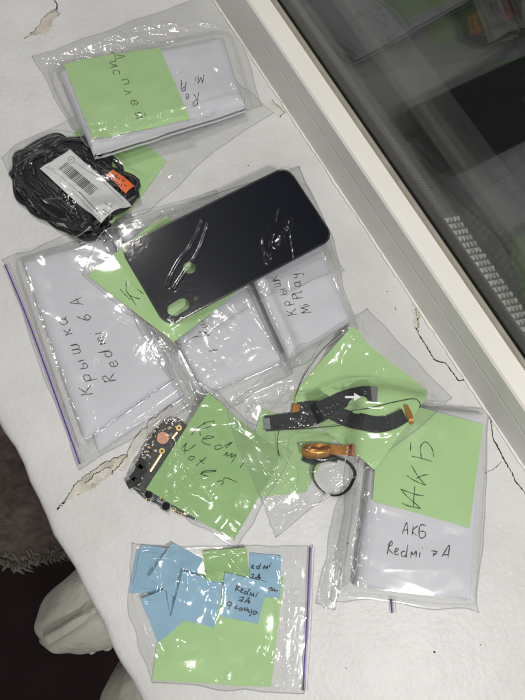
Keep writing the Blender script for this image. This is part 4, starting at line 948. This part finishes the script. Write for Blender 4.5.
for i in range(n + 1):
    a = math.radians(-205 + 345 * i / n) * -1 + math.radians(40); R = .0150 + .0008 * math.sin(a * 3)
    ca, sa = math.cos(a), math.sin(a); z0 = float(samp(HM, (cr + [R * ca, R * sa])[None])[0]) + .0006
    for rr_, hh in ((R, 0), (R + .0014, .0038), (R + .0017, .0038), (R + .0003, 0)): v.append((cr[0] + rr_ * ca * 1.0, cr[1] + rr_ * sa * .86, z0 + hh))
mb = MB(); mb.add(v, [(i * 4 + j, i * 4 + (j + 1) % 4, (i + 1) * 4 + (j + 1) % 4, (i + 1) * 4 + j) for i in range(n) for j in range(4)]); mb.build('ribbon', M['flex'], rg)
ribbon('tail', [(304, 457), (315, 460), (330, 457), (340, 460)], [7, 8, 8, 6], .001, M['flex'], rg, wav=.0003)
si, sj, gx, gy = window(np.array([cc_, cr]), .03)
D1 = np.hypot((gx - cc_[0]) / .0145, (gy - cc_[1]) / .007); D2 = np.hypot(gx - cr[0], (gy - cr[1]) / .9)
HM[si, sj] = np.where(D1 < 1, np.maximum(HM[si, sj], zc0 + .0055), HM[si, sj]); HM[si, sj] = np.where(np.abs(D2 - .018) < .003, np.maximum(HM[si, sj], HM[si, sj] + .0068), HM[si, sj])
wi = empty('antenna_wire'); tag(wi, 'thin black wire curving down the left side of the crossed cables note', 'wire', 'thin black wires')
def wire(px, parent, r=.00035):
    mb = MB(); Q = on(catmull(px, 6), None, 3, .0005); zz = np.convolve(np.pad(Q[:, 2], 4, mode='edge'), np.ones(9) / 9, 'valid'); Q[:, 2] = np.maximum(zz, Q[:, 2]); tube(mb, Q, r, 6); return mb.build('strand', M['rubber'], parent)
wire([(345, 330), (325, 347), (306, 372), (296, 394), (291, 410), (280, 424), (277, 440), (279, 456)], wi, .0003)
wi = empty('antenna_wire'); tag(wi, 'long thin black wire running level across both crossed flex cables', 'wire', 'thin black wires')
wire([(262, 429), (285, 430), (315, 428), (345, 425), (352, 421)], wi, .0003); wire([(346, 412), (370, 408), (395, 402), (414, 399), (420, 404), (419, 408)], wi, .0003)
bF.close(creases=[([(280, 410), (300, 396), (316, 372), (338, 346)], .0009), ([(360, 340), (384, 366), (410, 390)], .0007), ([(370, 372), (384, 380), (396, 376)], .0007), ([(340, 440), (352, 470), (344, 496)], .0009), ([(304, 476), (292, 500), (280, 528)], .0009), ([(430, 404), (400, 430), (372, 456), (352, 480)], .0009), ([(368, 312), (330, 345), (296, 372), (262, 392)], .0010), ([(262, 400), (300, 382), (330, 352)], .0010), ([(282, 536), (340, 496), (400, 440), (448, 400)], .0009), ([(290, 400), (292, 430), (300, 440), (312, 432), (322, 440)], .0010), ([(268, 500), (300, 470), (318, 450)], .0007), ([(288, 388), (286, 412)], .001),
                  ([(370, 312), (405, 352), (450, 398)], .0008), ([(333, 470), (341, 490)], .0008), ([(346, 455), (341, 495)], .0008), ([(392, 440), (380, 470), (376, 490)], .0009), ([(420, 410), (412, 420)], .0008), ([(386, 360), (376, 378)], .0006), ([(346, 350), (340, 370)], .0007), ([(248, 404), (275, 400), (285, 380)], .0012), ([(276, 536), (262, 500), (290, 470)], .0007)],
         rough=.0006, ang=.5, dense=1.2, patches=[((380, 380), .018, .014, .3, .0005), ((288, 500), .018, .010, .9, .0008), ((350, 355), .014, .012, .5, .0004), ((300, 438), .01, .008, .3, .0006), ((262, 405), .014, .010, .3, .0009), ((385, 450), .012, .008, .8, .0006)], glares=[((292, 498), .014, .007, .7, 1), ((384, 372), .008, .007, .3, 0), ((388, 452), .010, .004, .8, 1)], tens=4)

# ---- small bag of blue notes
bK = Bag([[(132, 543), (220, 546)], [(313, 545)], [(304, 694), (230, 690)], [(152, 683), (128, 618)]], 'small zip bag of blue notes at the bottom, purple zip on its right', zg=.001)
o = slab('sticky_note', [(166, 572), (284, 578), (271, 687), (152, 680)], .0003, M['green'], stiff=4, waves=.0007); tag(o, 'large green note at the bottom under the scattered blue notes', 'sticky note', GN)
def blue(q, label, zg=.002, m='blue', txt=None, grp=BN):
    a_ = rng.random() * 6.28; t_ = .08 + .07 * rng.random()
    o = slab('sticky_note', q, .0007, M[m], stiff=4, waves=.0003, zg=zg, wl=.02, tilt=(t_ * math.cos(a_), t_ * math.sin(a_)) if not txt else (0, 0)); tag(o, label, 'sticky note', grp)
    if txt: write(*txt, o, M['ink'], r=.00032)
    return o
blue([(137, 550), (164, 549), (161, 592), (129, 593)], 'blue note deepest in the upper left corner of the bottom bag')
blue([(141, 545), (166, 548), (158, 589), (133, 586)], 'blue note overlapping the one in the upper left corner of the bottom bag')
blue([(250, 553), (281, 556), (280, 598), (249, 596)], 'blue note at the upper right in the bag, half under the inscribed square one', txt=([[(275, 130), (292, 120), (280, 112), (274, 132), (297, 140)], [(332, 118), (312, 125), (318, 142), (332, 128), (347, 95)], [(332, 128), (335, 142)], [(358, 145), (372, 115), (378, 140), (393, 118), (392, 146)], [(403, 135), (415, 105)], [(418, 96)], [(270, 185), (292, 183), (275, 215)], [(308, 216), (335, 178), (328, 215), (342, 208)], [(300, 205), (347, 206)],
      [(408, 280), (402, 322)], [(405, 295), (425, 280), (425, 300), (412, 305)], [(430, 285), (432, 305), (447, 290), (448, 308), (472, 300)]], 215, 550, 7.5))
blue([(141, 598), (165, 588), (184, 621), (158, 643)], 'blue note hanging lowest on the left in the bottom bag')
blue([(165, 573), (196, 568), (210, 604), (170, 612)], 'blue note left of the brightest glare, beneath the tilted one')
blue([(172, 543), (203, 560), (180, 600), (149, 577)], 'blue note tilted like a diamond at the top of the pile')
blue([(183, 570), (223, 583), (214, 628), (171, 617)], 'blue note under the brightest glare in the middle of the pile')
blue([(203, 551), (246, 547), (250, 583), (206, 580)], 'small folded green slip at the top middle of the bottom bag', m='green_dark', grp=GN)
blue([(225, 572), (268, 582), (258, 624), (220, 616)], 'square blue note with three lines of writing, right of the pile', txt=([[(150, 310), (170, 258)], [(155, 275), (180, 256), (186, 272), (165, 286), (192, 316)], [(195, 308), (212, 295), (202, 290), (194, 314), (217, 322)], [(242, 308), (222, 314), (225, 331), (243, 318), (264, 288)], [(243, 318), (247, 340)], [(258, 346), (270, 318), (274, 342), (292, 325), (286, 352)], [(303, 352), (316, 328)], [(322, 316)],
      [(180, 355), (216, 356), (193, 392)], [(176, 378), (215, 373)], [(220, 396), (255, 358), (250, 396), (265, 390)], [(225, 384), (262, 380)], [(117, 408), (97, 420), (90, 400), (110, 388), (127, 402), (115, 420), (103, 446)], [(145, 440), (163, 414), (158, 440), (176, 434)], [(200, 430), (184, 438), (184, 452), (200, 448), (202, 432), (208, 456)],
      [(217, 455), (226, 428), (224, 450), (244, 440)], [(244, 428), (240, 462)], [(254, 440), (250, 464), (270, 460), (276, 440), (270, 482), (254, 496)], [(305, 456), (288, 462), (288, 482), (305, 476), (308, 458), (322, 482)]], 215, 550, 7.5))
bK.close(creases=[([(284, 560), (290, 600), (286, 650), (290, 684)], .0010), ([(296, 556), (298, 610), (293, 660)], .0010), ([(278, 556), (282, 585)], .0008), ([(174, 556), (186, 570), (188, 590), (182, 612), (186, 636)], .0012), ([(196, 566), (212, 582), (210, 604), (216, 630)], .0012), ([(150, 556), (158, 580), (152, 604)], .0009), ([(136, 600), (140, 624), (150, 640), (158, 668)], .0012), ([(240, 556), (236, 572), (226, 584)], .0009), ([(138, 541), (200, 548), (250, 546), (306, 548)], .001), ([(168, 575), (176, 562), (190, 566), (194, 570)], .0012), ([(176, 578), (178, 596), (190, 608), (184, 630), (180, 640)], .0014), ([(196, 578), (204, 590), (222, 584)], .0014), ([(222, 586), (220, 605), (214, 628)], .0012), ([(186, 602), (200, 598), (218, 606)], .0013),
                  ([(228, 553), (236, 566), (242, 574)], .0009), ([(134, 628), (146, 640), (152, 656)], .0012), ([(150, 640), (160, 655)], .001), ([(133, 650), (148, 668)], .001), ([(278, 600), (282, 640), (276, 660)], .0009), ([(288, 590), (294, 640), (290, 680)], .0009), ([(262, 655), (270, 664)], .001), ([(155, 680), (230, 686), (300, 690)], .001), ([(268, 640), (264, 652)], .0009), ([(140, 590), (150, 616), (164, 628)], .0008)],
         rough=.0005, ang=1.3, dense=1.0, patches=[((196, 612), .024, .022, .4, .0005), ((142, 652), .008, .018, .2, .0009), ((292, 625), .006, .03, 0, .0006), ((300, 670), .005, .008, 0, .0008), ((183, 565), .010, .008, .4, .0009)], zips=[([(310, 547), (307, 620), (303, 690)], True)], glares=[((196, 612), .020, .018, .4, 3), ((180, 566), .009, .007, .3, 3), ((182, 645), .010, .007, .2, 3), ((291, 625), .0035, .022, .0, 1), ((145, 650), .004, .010, .2, 3)], tens=7)
print('HM max', HM.max(), 'verts', sum(len(o.data.vertices) for o in bpy.data.objects if o.type == 'MESH'))
